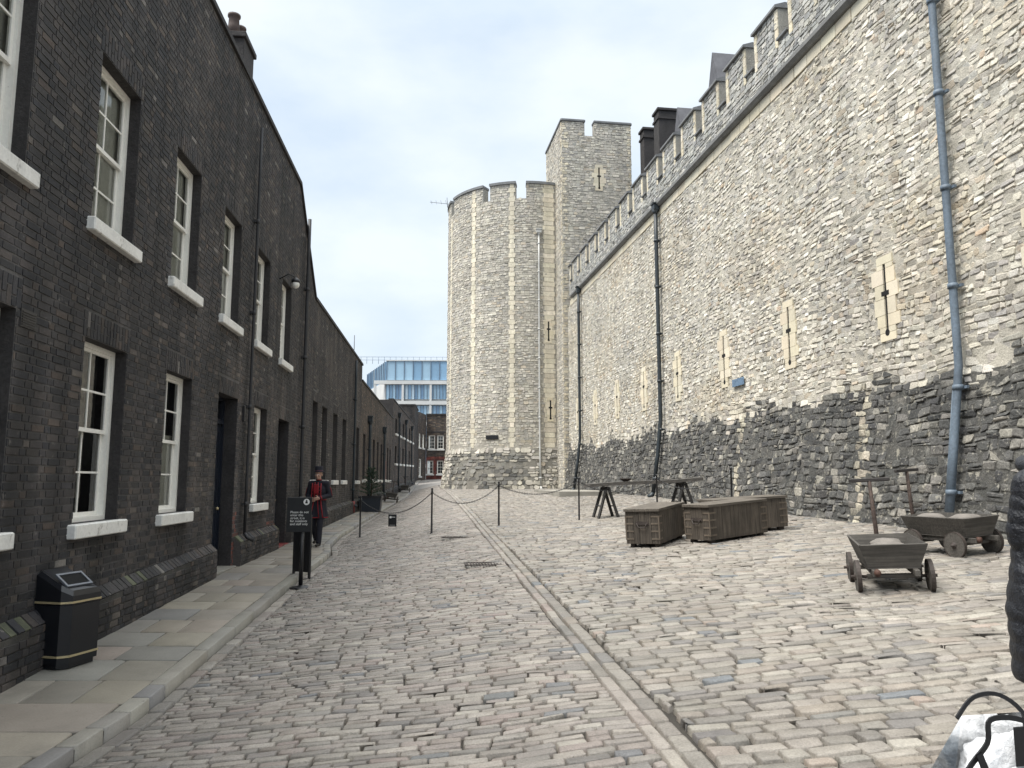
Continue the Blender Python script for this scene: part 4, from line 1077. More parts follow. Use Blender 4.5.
m_ = MB(); m_.box(-.018 + .06, .018 + .06, -.0545, -.0532, 1.272, 1.302); m_.lathe([(.013, 0), (.013, .0013)], 12, (.06, -.0532, 1.314), False, Rt); m_.build('emblem_mark', M['signface'], pn)
# board behind it
bx, by = -3.48, 13.0
t = thing('notice_board', (bx, by, float(Gz(bx, by)) + .0), rad(-28), 'dark panel board on two short legs, half hidden behind the sign post on the pavement', 'sign board')
m_ = MB(); m_.box(-.19, .19, -.015, .015, .12, 1.02, b=.006); m_.build('panel', M['signface'], t)
m_ = MB()
for k in range(10): m_.box(-.17 + k * .035, -.155 + k * .035, -.02, -.015, .16, .98)
m_.build('slats', M['iron'], t)
for x in (-.17, .17):
    m_ = MB(); m_.box(x - .018, x + .018, -.02, .02, -.0, 1.05, b=.004); m_.box(x - .018, x + .018, -.14, .14, .0, .03, b=.004); m_.build('leg', M['iron'], t)

# chained posts
def make_post():
    t = thing('barrier_post', (0, 0, 0), 0, 'x', 'post', 'chained black posts across the street')
    m_ = MB(); m_.lathe([(.036, -.03), (.036, .0), (.024, .02), (.021, .5), (.02, 1.03), (.026, 1.035), (.026, 1.06), (.012, 1.075)], 14); m_.build('shaft', M['iron'], t)
    m_ = MB(); m_.tube([(.03 * math.cos(a), 0, .985 + .03 * math.sin(a)) for a in np.linspace(0, 2 * PI, 13)], .006, 6); m_.build('ring', M['steel'], t)
    return t
PO = [(-3.95, 20.3), (-1.93, 18.75), (-.32, 18.9), (1.68, 19.5), (3.62, 19.4), (4.78, 16.9)]
PLb = ['black chain post standing on the pavement kerb beside the fir planter', 'black chain post standing in the middle of the lane, second from the left', 'black chain post just right of the stone gutter', 'black chain post left of the trestle table',
       'black chain post behind the trestle table', 'black chain post behind the wooden chests, rightmost of the row']
po = make_post(); tops = []
for i, (x, y) in enumerate(PO):
    o = po if i == 0 else copy_tree(po); o.location = (x, y, gz(x, y) + .01); o['label'] = PLb[i]; s_ = 1.15 if i == 5 else 1.
    o.scale = (1, 1, s_); tops.append(Vector((x, y, gz(x, y) + .01 + .97 * s_)))
SAG = [.42, .34, .26, .3, .3]
CL = ['thin black chain hanging from the kerb post, carrying the little black sign', 'thin black chain sagging across the stone gutter between two posts', 'thin black chain hanging in front of the stone platform', 'thin black chain hanging behind the left trestle', 'thin black chain hanging behind the wooden chests']
for i in range(5):
    a, b = tops[i], tops[i + 1]; n = int((b - a).length * 1.07 / .034); m_ = MB(); pts = []
    for k in range(n + 1):
        s_ = k / n; p = a.lerp(b, s_); p.z -= SAG[i] * 4 * s_ * (1 - s_); pts.append(p)
    for k in range(n):
        p, q = pts[k], pts[k + 1]; e = (q - p).normalized(); sd = e.cross(Vector((0, 0, 1))).normalized(); w_ = sd if k % 2 else sd.cross(e)
        mid = (p + q) / 2; hl = (q - p).length * .72
        ring = [mid + e * hl * math.cos(t_) + w_ * .013 * math.sin(t_) for t_ in np.linspace(0, 2 * PI, 9)]
        m_.tube(ring, .0048, 4, cap=False)
    o = m_.build('barrier_chain', M['iron']); tag(o, CL[i], 'chain', 'chains between the black posts')
pm = tops[0].lerp(tops[1], .47); pm.z -= SAG[0] * 4 * .47 * .53
t = thing('hanging_sign', (pm.x, pm.y, pm.z - .33), rad(-6), 'small black sign hanging from the chain near the kerb', 'sign')
m_ = MB(); m_.box(-.105, .105, -.006, .006, 0, .30, b=.003); pn = m_.build('panel', M['signface'], t)
m_ = MB(); m_.lathe([(.028, 0), (.028, .002)], 16, (-.045, -.0065, .23), False, Rt); m_.build('emblem', M['letter'], pn)
m_ = MB(); m_.box(-.02, .07, -.009, -.0065, .225, .24); m_.box(-.07, .07, -.009, -.0065, .03, .037); m_.build('lettering', M['letter'], pn)
for x in (-.08, .08):
    m_ = MB(); m_.tube([(x, 0, .29), (x * .9, 0, .345)], .005, 6); m_.build('hook', M['steel'], t)

# chests
WOOD = (.075, .062, .049)
def make_chest(Lc, Wc=.6, Hc=.65):
    t = thing('wooden_chest', (0, 0, 0), 0, 'x', 'chest', 'old wooden chests on the cobbles')
    m_ = MB(); n = int(Lc / .11)
    for k in range(n):   # vertical boards on the long sides
        a, b = -Lc / 2 + Lc * k / n, -Lc / 2 + Lc * (k + 1) / n; f = .8 + .4 * random.random(); m_.col = tuple(c_ * f for c_ in WOOD)
        for y0, y1 in ((-Wc / 2, -Wc / 2 + .03), (Wc / 2 - .03, Wc / 2)): m_.box(a + .002, b - .002, y0, y1, .05, Hc - .05, b=.003)
    n = int(Wc / .12)
    for k in range(n):
        a, b = -Wc / 2 + .03 + (Wc - .06) * k / n, -Wc / 2 + .03 + (Wc - .06) * (k + 1) / n; f = .8 + .4 * random.random(); m_.col = tuple(c_ * f for c_ in WOOD)
        for x0, x1 in ((-Lc / 2 + .004, -Lc / 2 + .034), (Lc / 2 - .034, Lc / 2 - .004)): m_.box(x0, x1, a + .002, b - .002, .05, Hc - .05, b=.003)
    m_.col = tuple(c_ * .5 for c_ in WOOD); m_.box(-Lc / 2 + .03, Lc / 2 - .03, -Wc / 2 + .03, Wc / 2 - .03, .06, Hc - .06); m_.build('box', M['uprightwood'], t)
    m_ = MB(); m_.col = (.10, .086, .07)
    for k in range(3):
        a, b = -Wc / 2 - .02 + (Wc + .04) * k / 3, -Wc / 2 - .02 + (Wc + .04) * (k + 1) / 3; m_.box(-Lc / 2 - .03, Lc / 2 + .03, a + .001, b - .001, Hc - .048, Hc, b=.004)
    m_.build('lid', M['oldwood'], t)
    m_ = MB()
    for x in (-Lc / 2 + .06, Lc / 2 - .18):
        for y in (-Wc / 2 + .05, Wc / 2 - .12): m_.box(x, x + .12, y, y + .07, -.01, .052)
    m_.build('feet', M['ironband'], t)
    for sx_ in (-1, 1):
        for sy_ in (-1, 1):
            m_ = MB()
            for z in (.12, .25, .38, .5):
                xs_ = sorted((sx_ * (Lc / 2 + .004), sx_ * (Lc / 2 - .17))); ys_ = sorted((sy_ * (Wc / 2 - .001), sy_ * (Wc / 2 + .006))); m_.box(*xs_, *ys_, z, z + .028)
                xs_ = sorted((sx_ * (Lc / 2 - .003), sx_ * (Lc / 2 + .003))); ys_ = sorted((sy_ * (Wc / 2 - .14), sy_ * (Wc / 2 - .001))); m_.box(*xs_, *ys_, z, z + .028)
            xs_ = sorted((sx_ * (Lc / 2 - .012), sx_ * (Lc / 2 + .0055))); ys_ = sorted((sy_ * (Wc / 2 - .014), sy_ * (Wc / 2 + .0075))); m_.box(*xs_, *ys_, .12, .528)
            m_.build('corner_iron', bpy.data.materials.get('worn_strap') or mat('worn_strap', base=(.13, .105, .08), rough=.7, n1=(9, .3)), t)
    for sx_ in (-1, 1):
        m_ = MB(); x = sx_ * (Lc / 2 + .03)
        m_.tube([(sx_ * Lc / 2, -.09, .40), (x, -.085, .39), (x + sx_ * .005, -.06, .33), (x + sx_ * .005, .06, .33), (x, .085, .39), (sx_ * Lc / 2, .09, .40)], .011, 8)
        m_.box(min(sx_ * Lc / 2, sx_ * (Lc / 2 + .008)), max(sx_ * Lc / 2, sx_ * (Lc / 2 + .008)), -.12, .12, .37, .43); m_.build('handle', M['ironband'], t)
    return t
def put(t, near, ax, Lc, Wc, label, z=None):
    """near = near corner on the ground, ax = unit long axis going away; width axis to the left"""
    ax = np.array(ax) / np.linalg.norm(ax); w = np.array([-ax[1], ax[0]])
    c_ = np.array(near) + ax * Lc / 2 + w * Wc / 2
    t.location = (c_[0], c_[1], gz(*c_) + .02 if z is None else z); t.rotation_euler = (0, 0, math.atan2(ax[1], ax[0])); t['label'] = label
    e = .3; t.rotation_euler[1] = -math.atan((gz(*(c_ + ax * e)) - gz(*(c_ - ax * e))) / (2 * e)); t.rotation_euler[0] = math.atan((gz(*(c_ + w * e)) - gz(*(c_ - w * e))) / (2 * e))
ca = make_chest(1.6); put(ca, (2.53, 13.35), (.47, .88), 1.6, .6, 'closed wooden chest with a ring handle, leftmost of the group on the cobbles')
cb = make_chest(1.6, .56, .66); put(cb, (3.42, 13.45), (.80, .58), 1.6, .56, 'wooden chest in the front of the group with iron strapped corners')
cc = copy_tree(ca); put(cc, (3.9, 14.85), (.95, .3), 1.6, .6, 'wooden chest behind the others, rightmost end nearest to the carts')

# handcarts
def sh_col(W):
    f = .8 + .5 * random.random(); return tuple(c_ * f for c_ in W)
def make_cart():
    t = thing('handcart', (0, 0, 0), 0, 'x', 'cart', 'old wooden handcarts')
    # local: +y long axis going away from the end board, x across; tray
    m_ = MB(); W = (.072, .066, .058)
    def board(q, th=.022):
        a, b, c_, d = [Vector(p) for p in q]; n = (b - a).cross(d - a).normalized() * th
        m_.add([tuple(p) for p in (a, b, c_, d)] + [tuple(p + n) for p in (a, b, c_, d)], [(0, 1, 2, 3), (7, 6, 5, 4), (0, 4, 5, 1), (1, 5, 6, 2), (2, 6, 7, 3), (3, 7, 4, 0)])
    zb, zt, tw_, bw, L0, L1 = .27, .52, .40, .30, -.56, .56
    def lerp(t_): return bw + (tw_ - bw) * t_, (L1 - .07) + .07 * t_, zb + (zt - zb) * t_
    for j in range(2):
        w0, l0, z0 = lerp(j * .5); w1, l1, z1 = lerp(j * .5 + .492)
        for sy_ in (-1, 1):
            m_.col = sh_col(W); board([(-w0, sy_ * l0, z0), (w0, sy_ * l0, z0), (w1, sy_ * l1, z1), (-w1, sy_ * l1, z1)], .022 * sy_)
        for sx_ in (-1, 1):
            m_.col = sh_col(W); board([(sx_ * w0, -l0, z0), (sx_ * w0, l0, z0), (sx_ * w1, l1, z1), (sx_ * w1, -l1, z1)], -.022 * sx_)
    m_.col = W; m_.box(-bw, bw, -L1 + .07, L1 - .07, zb - .012, zb + .01); m_.build('tray', M['oldwood'], t)
    m_ = MB(); m_.col = W
    for x in (-.24, .24): m_.box(x - .03, x + .03, -.62, .58, .19, .257, b=.005)
    for y in (-.38, .36): m_.box(-.31, .31, y - .035, y + .035, .145, .19, b=.005)
    m_.col = (.07, .035, .025); m_.tube([(-.22, -.60, .235), (-.22, -.66, .235)], .04, 14); m_.build('chassis', M['oldwood'], t)
    for y in (-.38, .36):
        m_ = MB(); m_.tube([(-.5, y, .165), (.5, y, .165)], .017, 10); m_.build('axle', M['ironband'], t)
        for sx_ in (-1, 1):
            m_ = MB(); m_.col = (.075, .068, .06); r = .172
            Mx = Matrix.Translation((sx_ * .42, y, .165)) @ Matrix.Rotation(PI / 2, 4, 'Y')
            m_.lathe([(.03, -.024), (r - .006, -.024), (r, -.018), (r, .018), (r - .006, .024), (.03, .024)], 28, (0, 0, 0), False, Mx)
            wh = m_.build('wheel', M['oldwood'], t)
            m_ = MB(); m_.lathe([(r - .004, -.026), (r + .006, -.026), (r + .006, .026), (r - .004, .026)], 28, (0, 0, 0), False, Mx, False); m_.build('tyre', M['ironband'], wh)
            m_ = MB(); m_.lathe([(.04, -.04), (.045, 0), (.04, .04)], 14, (0, 0, 0), True, Mx); m_.build('hub', M['ironband'], wh)
    m_ = MB(); m_.col = (.06, .04, .032); m_.tube([(0, .60, .2), (0, .66, .6), (-.02, .66, 1.15)], [.032, .03, .026], 10); ho = m_.build('pole', M['oldwood'], t)
    m_ = MB(); m_.col = (.04, .035, .033); m_.box(-.29, .25, .635, .69, 1.135, 1.18, b=.008); m_.build('crossbar', M['oldwood'], ho)
    return t
def setcart(t, x, y, rz, label, s=1., pitch=0):
    t.location = (x, y, gz(x, y) + .008); t.rotation_euler = (0, 0, rz); t.scale = (s * .85, s * .9, s); t['label'] = label
    ax = np.array([-math.sin(rz), math.cos(rz)]); rx_ = np.array([math.cos(rz), math.sin(rz)]); e = .4; p = np.array([x, y])
    t.rotation_euler[0] = math.atan((gz(*(p + ax * e)) - gz(*(p - ax * e))) / (2 * e)); t.rotation_euler[1] = -math.atan((gz(*(p + rx_ * e)) - gz(*(p - rx_ * e))) / (2 * e))
k1 = make_cart(); setcart(k1, 4.24, 8.85, rad(-17), 'weathered wooden handcart with its T shaped handle upright, nearest to the camera', 1.0)
k2 = copy_tree(k1); setcart(k2, 6.15, 10.95, rad(22), 'weathered wooden handcart loaded with sacks beside the blue drainpipe', 1.0)
k3 = copy_tree(k1); setcart(k3, -6.7, 43.0, rad(5), 'dark handcart parked on the left pavement beyond the fir planter', .95)
k4 = copy_tree(k1); setcart(k4, -8.0, 58.0, rad(5), 'dark handcart farthest up the left pavement', .95)
def sack(x, y, z, sx_, sy_, sz, rz, label):
    m_ = MB(); n, m2 = 20, 12; V = []; F = []
    for i in range(m2 + 1):
        t_ = PI * i / m2
        for k in range(n):
            p = 2 * PI * k / n; f = 1 + .09 * math.sin(3 * p + i) + .06 * math.sin(5 * p - 2 * i + x * 9); e = .7
            sg = lambda v: math.copysign(abs(v) ** e, v)
            V.append((sx_ * sg(math.cos(p)) * math.sin(t_) ** e * f, sy_ * sg(math.sin(p)) * math.sin(t_) ** e * f, sz * (1 - math.copysign(abs(math.cos(t_)) ** .8, math.cos(t_)))))
    for i in range(m2):
        for k in range(n): F.append((i * n + k, i * n + (k + 1) % n, (i + 1) * n + (k + 1) % n, (i + 1) * n + k))
    m_.add(V, F, True); o = m_.build('sack', M['sack']); o.location = (x, y, z); o.rotation_euler = (0, 0, rz); tag(o, label, 'sack', 'sacks lying in the handcarts')
g1 = gz(4.24, 8.85) + .29; g2 = gz(6.15, 10.95) + .29
sack(4.18, 8.68, g1, .17, .2, .11, .2, 'grey sack at the near end of the nearest handcart'); sack(4.36, 9.1, g1, .2, .17, .115, .9, 'grey sack at the handle end of the nearest handcart')
sack(6.25, 10.72, g2, .2, .19, .135, .4, 'grey sack at the near end of the cart by the blue drainpipe'); sack(6.03, 11.2, g2, .2, .2, .13, 1.0, 'grey sack at the handle end of the cart by the blue drainpipe')

# trestle table
p0, p1v = np.array([1.93, 20.0]), np.array([4.95, 20.5])
t = thing('trestle_table', (p0[0], p0[1], gz(*p0)), 0, 'long narrow dark plank table on two trestles in front of the castle wall', 'table')
zt0, zt1_ = gz(*p0) + .80, gz(*p1v) + .84
dv = (p1v - p0); Lt = np.linalg.norm(dv); dv = dv / Lt; wv2 = np.array([-dv[1], dv[0]])
m_ = MB(); m_.col = (.085, .078, .07); N_ = 14; V = []; F = []
for k in range(N_ + 1):
    s_ = k / N_; c_ = p0 + dv * Lt * s_; z = zt0 + (zt1_ - zt0) * s_ + .012 * math.sin(s_ * 7)
    for w_, dz in ((-.28, 0), (.28, 0), (.28, .085), (-.28, .085)): V.append((c_[0] + wv2[0] * w_, c_[1] + wv2[1] * w_, z + dz))
    if k:
        for j in range(4): F.append((4 * k - 4 + j, 4 * k - 4 + (j + 1) % 4, 4 * k + (j + 1) % 4, 4 * k + j))
F += [(0, 1, 2, 3), (4 * N_, 4 * N_ + 3, 4 * N_ + 2, 4 * N_ + 1)]; m_.add(V, F); m_.build('tabletop', M['oldwood'], t, True)
for s_ in (.16, .84):
    c_ = p0 + dv * Lt * s_; zt_ = zt0 + (zt1_ - zt0) * s_; m_ = MB(); m_.col = (.035, .033, .032)
    pt = lambda w_, l_, z: (c_[0] + wv2[0] * w_ + dv[0] * l_, c_[1] + wv2[1] * w_ + dv[1] * l_, z)
    m_.tube([pt(-.26, 0, zt_ - .03), pt(.26, 0, zt_ - .03)], .032, 6, smooth=False)
    tr = m_.build('trestle', M['oldwood'], t, True)
    for w_ in (-.2, .2):
        for l_ in (-.26, .26):
            q = pt(w_ * 1.25, l_, 0); m_ = MB(); m_.col = (.035, .033, .032); m_.tube([pt(w_, l_ * .1, zt_ - .03), (q[0], q[1], gz(q[0], q[1]) + .01)], .04, 4, smooth=False); m_.build('leg', M['oldwood'], tr, True)
    for l_ in (-.18, .18):
        m_ = MB(); m_.col = (.035, .033, .032); m_.tube([pt(-.24, l_, zt_ - .5), pt(.24, l_, zt_ - .5)], .016, 4, smooth=False); m_.build('rail', M['oldwood'], tr, True)
bp_ = p0 + dv * Lt * .34; zz = zt0 + (zt1_ - zt0) * .34 + .09
m_ = MB(); m_.lathe([(.05, 0), (.09, .02), (.14, .06), (.16, .085), (.15, .088), (.12, .06), (.03, .03)], 20, (0, 0, 0)); o = m_.build('bowl', M['ironband']); o.location = (bp_[0], bp_[1], zz); tag(o, 'shallow dark bowl standing on the trestle table', 'bowl')

# fir tree in planter
px_, py_ = -5.92, 32.6; pz = gz(px_, py_)
t = thing('planter', (px_, py_, pz), rad(5), 'square dark planter box on the pavement holding a little fir tree', 'planter')
m_ = MB(); loft(m_, [([(-.4, -.4), (.4, -.4), (.4, .4), (-.4, .4)], 0), ([(-.46, -.46), (.46, -.46), (.46, .46), (-.46, .46)], .62), ([(-.41, -.41), (.41, -.41), (.41, .41), (-.41, .41)], .622), ([(-.4, -.4), (.4, -.4), (.4, .4), (-.4, .4)], .55)]); m_.build('box', M['planter'], t)
m_ = MB(); m_.box(-.48, .48, -.48, -.462, .56, .64); m_.box(-.48, .48, .462, .48, .56, .64); m_.box(-.48, -.462, -.462, .462, .56, .64); m_.box(.462, .48, -.462, .462, .56, .64); m_.build('rim', M['iron'], t)
t = thing('fir_tree', (px_, py_, pz + .55), 0, 'small sparse fir tree growing in the dark planter', 'tree')
m_ = MB(); m_.tube([(0, 0, 0), (.02, 0, .6), (0, .01, 1.25)], [.035, .022, .006], 8); m_.build('trunk', M['bark'], t)
m_ = MB()
for k in range(52):
    z = .12 + 1.08 * (k / 52); a = k * 2.4; r = .55 * (1 - (z - .1) / 1.25) + .05; e = Vector((math.cos(a) * r, math.sin(a) * r, z + .1 + .05 * random.random())); s0 = Vector((0, 0, z))
    m_.tube([s0, s0.lerp(e, .5) + Vector((0, 0, -.02)), e], [.008, .006, .002], 4)
    for j in range(30):
        q = s0.lerp(e, .15 + .85 * j / 30); dr = Vector((random.uniform(-1, 1), random.uniform(-1, 1), random.uniform(-.4, .8))).normalized() * (.05 + .03 * random.random()); d2 = (e - s0).normalized() * .03
        m_.add([tuple(q), tuple(q + d2 + dr * .5 + Vector((0, 0, .012))), tuple(q + dr + d2), tuple(q + d2 * .6 + dr * .5 - Vector((0, 0, .012)))], [(0, 1, 2, 3)])
m_.build('crown', M['needle'], t, fixn=False)

# ------------------------------------------------------------------ people
def blob(name, mb, vox, mat_, parent, smooth=6):
    me = bpy.data.meshes.new(name); V = np.concatenate(mb.v); me.from_pydata(V.tolist(), [], mb.f); o = bpy.data.objects.new(name, me); COL.objects.link(o)
    r = o.modifiers.new('r', 'REMESH'); r.mode = 'VOXEL'; r.voxel_size = vox
    s_ = o.modifiers.new('s', 'SMOOTH'); s_.iterations = smooth; s_.factor = .5
    dg = bpy.context.evaluated_depsgraph_get(); dg.update(); me2 = bpy.data.meshes.new_from_object(o.evaluated_get(dg))
    COL.objects.unlink(o); bpy.data.objects.remove(o); me2.name = name; me2.materials.clear(); me2.materials.append(mat_)
    me2.polygons.foreach_set('use_smooth', [True] * len(me2.polygons)); return link(bpy.data.objects.new(name, me2), parent)
def hand(mb, w, d, side, pal_n, curl=.5, s=1.):
    """w wrist, d direction to the fingers, pal_n palm normal, side: thumb direction"""
    w, d, pn_, sd = Vector(w), Vector(d).normalized(), Vector(pal_n).normalized(), Vector(side).normalized()
    for k, off_ in enumerate((-.028, -.01, .008, .026)): mb.cap(w + d * .01 + sd * off_ * .6 * s, w + d * .075 * s + sd * off_ * s, .015 * s, .013 * s, 8)
    for off_, ln in ((-.032, .055), (-.011, .07), (.010, .075), (.031, .068)):
        p = w + d * .085 * s + sd * off_ * s; a = d
        for j, f in enumerate((.45, .32, .23)):
            ang = curl * (j + .6) * .8; dirn = d * math.cos(ang) + pn_ * math.sin(ang); q = p + dirn * ln * f * s * 1.1; mb.cap(p, q, (.0092 - j * .0008) * s, (.0086 - j * .0008) * s, 8); p = q
    p = w + d * .025 * s + sd * .03 * s; q = p + (d * .6 + sd * .75 + pn_ * .3).normalized() * .035 * s; mb.cap(p, q, .0125 * s, .011 * s, 8); mb.cap(q, q + (d * .85 + sd * .35 + pn_ * .4).normalized() * .032 * s, .0105 * s, .009 * s, 8)
def head(mb, c, fwd=(0, -1, 0), s=1.):
    """face towards -y in local space"""
    x, y, z = c
    mb.ell((x, y + .008, z + .03), (.077 * s, .096 * s, .10 * s), 18, 12); mb.ell((x, y - .022, z - .035), (.058 * s, .068 * s, .078 * s), 16, 10)
    mb.ell((x, y - .058, z - .088), (.026, .024, .02)); mb.cap((x, y - .088, z + .015), (x, y - .112, z - .025), .010, .016, 8)
    mb.ell((x - .012, y - .1, z - .03), (.009, .01, .008)); mb.ell((x + .012, y - .1, z - .03), (.009, .01, .008))
    for sx_ in (-1, 1):
        mb.ell((x + sx_ * .079, y + .012, z - .005), (.009, .02, .032)); mb.ell((x + sx_ * .032, y - .083, z + .03), (.022, .012, .008)); mb.ell((x + sx_ * .042, y - .066, z - .02), (.022, .02, .022))
    mb.ell((x, y - .09, z - .056), (.024, .009, .006)); mb.ell((x, y - .088, z - .066), (.02, .009, .006))
def eyes(parent, c):
    for sx_ in (-1, 1):
        m_ = MB(); m_.ell((c[0] + sx_ * .031, c[1] - .083, c[2] + .008), (.0125, .009, .0085), 12, 8); e = m_.build('eye', M['letter'], parent)
        m_ = MB(); m_.ell((c[0] + sx_ * .031, c[1] - .0905, c[2] + .008), (.0055, .003, .0055), 10, 6); m_.build('iris', M['slot'], e)

# warder in navy coat with red trim, walking towards the camera
yx, yy = -4.42, 17.75
ye = thing('person', (yx, yy, float(Gz(yx, yy)) + .012), rad(-8), 'person in navy coat with red trim and round black hat walking on the pavement', 'person')
HP = .92
sh_, hipL, hipR = 1.42, Vector((.09, 0, HP)), Vector((-.09, 0, HP))
kL, aL = Vector((.10, -.12, .50)), Vector((.10, -.16, .09)); kR, aR = Vector((-.10, -.02, .49)), Vector((-.105, .20, .13))
sL, sR = Vector((.185, 0, 1.40)), Vector((-.185, 0, 1.40)); eL, eR = Vector((.26, .03, 1.13)), Vector((-.26, .02, 1.13)); wL, wR = Vector((.10, -.20, 1.07)), Vector((-.12, -.2, 1.02))
b_ = MB(); hc = (0, -.03, 1.60); head(b_, hc)
b_.cap((0, .0, 1.42), (0, -.012, 1.53), .056, .052); b_.ell((0, 0, 1.25), (.165, .105, .2)); b_.ell((0, 0, 1.0), (.15, .10, .14)); b_.cap(sL, sR, .06, .06)
for h_, k_, a_ in ((hipL, kL, aL), (hipR, kR, aR)): b_.cap(h_, k_, .085, .055); b_.cap(k_, a_, .055, .036)
for a_ in (aL, aR): b_.cap(a_ + Vector((0, .03, -.05)), a_ + Vector((0, -.12, -.065)), .034, .03)
for s_, e_, w_ in ((sL, eL, wL), (sR, eR, wR)): b_.cap(s_, e_, .05, .04); b_.cap(e_, w_, .04, .026)
hand(b_, wL, (-.8, -.45, -.1), (0, -.2, 1), (-.2, .9, 0), .6); hand(b_, wR, (.8, -.3, .1), (0, -.2, 1), (.2, .9, 0), .6)
bo = blob('body', b_, .0065, M['skin'], ye, 3); eyes(bo, hc)
c_ = MB()
c_.ell((0, .005, 1.25), (.195, .135, .21)); c_.cap(sL, sR, .075, .075); c_.cap((0, 0, 1.44), (0, -.005, 1.48), .062, .06)
for z0, z1, r0, r1 in ((1.12, .95, .165, .185), (.95, .62, .185, .235)): 
    V = []
    secs = [([((r0) * math.cos(a) , (r0 * .8) * math.sin(a)) for a in np.linspace(0, 2 * PI, 20, False)], z0), ([((r1 + .014 * math.sin(a * 6)) * math.cos(a), (r1 * .85 + .02 * math.sin(a * 5)) * math.sin(a)) for a in np.linspace(0, 2 * PI, 20, False)], z1)]
    loft(c_, secs)
for s_, e_, w_ in ((sL, eL, wL), (sR, eR, wR)): c_.cap(s_, e_, .068, .058); c_.cap(e_, w_ + (e_ - w_) * .12, .058, .046)
co = blob('coat', c_, .011, M['navy'], ye, 4)
r_ = MB()
for x in (-.035, .035): r_.tube([(x, -.135, 1.43), (x * 1.1, -.153, 1.25), (x * 1.2, -.152, 1.06), (x * 1.7, -.175, .9), (x * 3, -.205, .63)], .010, 6)
for z in (1.33, 1.25, 1.17): r_.tube([(-.09, -.138, z), (0, -.158, z - .005), (.09, -.138, z)], .007, 6)
r_.box(-.06, .06, -.168, -.14, 1.18, 1.38, b=.01)
for x in (-.10, .10): r_.tube([(x, -.12, 1.41), (x * 1.05, -.14, 1.25), (x * 1.1, -.145, 1.07), (x * 1.35, -.165, .9), (x * 1.9, -.185, .635)], .012, 6)
r_.tube([(.228 * math.cos(a), .19 * math.sin(a), .64) for a in np.linspace(0, 2 * PI, 30)], .011, 6)
for x in (-.12, .12): r_.tube([(x, -.15, 1.0), (x * 1.3, -.165, .82), (x * 1.5, -.17, .64)], .008, 6)
r_.tube([((.17 + .004) * math.cos(a), (.14) * math.sin(a), 1.04) for a in np.linspace(0, 2 * PI, 24)], .016, 6)
for w_, e_ in ((wL, eL), (wR, eR)):
    d = (w_ - e_).normalized(); r_.tube([w_ - d * .045, w_ - d * .02], .05, 12)
for s_, e_ in ((sL, eL), (sR, eR)): r_.tube([s_ + Vector((0, 0, .073)), s_.lerp(e_, .5) + Vector((math.copysign(.068, s_.x), -.01, .01)), e_ + Vector((math.copysign(.058, s_.x), -.01, 0))], .007, 6)
r_.tube([(.062 * math.cos(a), -.005 + .062 * math.sin(a), 1.485) for a in np.linspace(0, 2 * PI, 18)], .010, 6)
r_.build('red_trim', M['redcloth'], co)
t_ = MB(); t_.cap(hipL, hipR, .10, .10)
for h_, k_, a_ in ((hipL, kL, aL), (hipR, kR, aR)): t_.cap(h_, k_, .098, .074); t_.cap(k_, a_, .072, .06)
blob('trousers', t_, .011, M['navy'], ye, 3)
for a_ in (aL, aR):
    m_ = MB(); m_.cap(a_ + Vector((0, .03, -.045)), a_ + Vector((0, -.13, -.058)), .044, .034); m_.cap(a_ + Vector((0, .02, -.04)), a_ + Vector((0, .01, .02)), .046, .05); blob('shoe', m_, .009, M['shoe'], ye, 2)
m_ = MB(); m_.lathe([(.001, .665 + 1.01), (.13, .668 + 1.01), (.132, .676 + 1.01), (.096, .69 + 1.01), (.088, .72 + 1.01), (.092, .79 + 1.01), (.085, .80 + 1.01), (.001, .802 + 1.01)], 26, (0, -.02, -.015)); ht = m_.build('hat', M['navy'], ye)
m_ = MB(); m_.lathe([(.0945, 1.69), (.0945, 1.705), (.0905, 1.705)], 26, (0, -.02, -.012), caps=False); m_.build('hat_band', M['redcloth'], ht)
m_ = MB(); m_.ell((0, .03, 1.62), (.08, .075, .075)); m_.build('hair', M['hair'], ye)

# person in black quilted coat at the right edge
qx, qy = 2.74, 3.9
pu = thing('person', (qx, qy, gz(qx, qy) + .015), rad(25), 'person in a long black quilted puffer coat at the right edge', 'person')
sL, sR = Vector((.18, 0, 1.41)), Vector((-.18, 0, 1.41)); eL, eR = Vector((.19, .06, 1.15)), Vector((-.19, .06, 1.15)); wL, wR = Vector((.14, -.2, 1.22)), Vector((-.12, -.2, 1.24))
b_ = MB(); hc = (0, -.03, 1.63); head(b_, hc)
b_.cap((0, .0, 1.44), (0, -.012, 1.56), .054, .05); b_.ell((0, 0, 1.27), (.165, .11, .2)); b_.ell((0, 0, 1.0), (.16, .115, .15)); b_.cap(sL, sR, .06, .06)
LG = [(Vector((x, 0, .92)), Vector((x * 1.05, -.02, .5)), Vector((x * 1.1, .0, .09))) for x in (.1, -.1)]
for h_, k_, a_ in LG: b_.cap(h_, k_, .088, .056); b_.cap(k_, a_, .056, .036); b_.cap(a_ + Vector((0, .03, -.05)), a_ + Vector((0, -.12, -.06)), .034, .03)
for s_, e_, w_ in ((sL, eL, wL), (sR, eR, wR)): b_.cap(s_, e_, .05, .04); b_.cap(e_, w_, .04, .026)
hand(b_, wL, (-.6, -.6, .35), (0, -.2, 1), (-.5, .6, 0), .7); hand(b_, wR, (.6, -.6, .3), (0, -.2, 1), (.5, .6, 0), .7)
bo = blob('body', b_, .0065, M['skin'], pu, 3); eyes(bo, hc)
c_ = MB()
def quilt(p0_, p1_, r0, r1, n, yr=1.):
    p0_, p1_ = Vector(p0_), Vector(p1_); P_ = []; Q_ = []
    for i in range(n * 8 + 1):
        s_ = i / (n * 8); P_.append(p0_.lerp(p1_, s_)); Q_.append((r0 + (r1 - r0) * s_) * (.93 + .07 * abs(math.sin(PI * n * s_)) ** .5))
    return P_, Q_
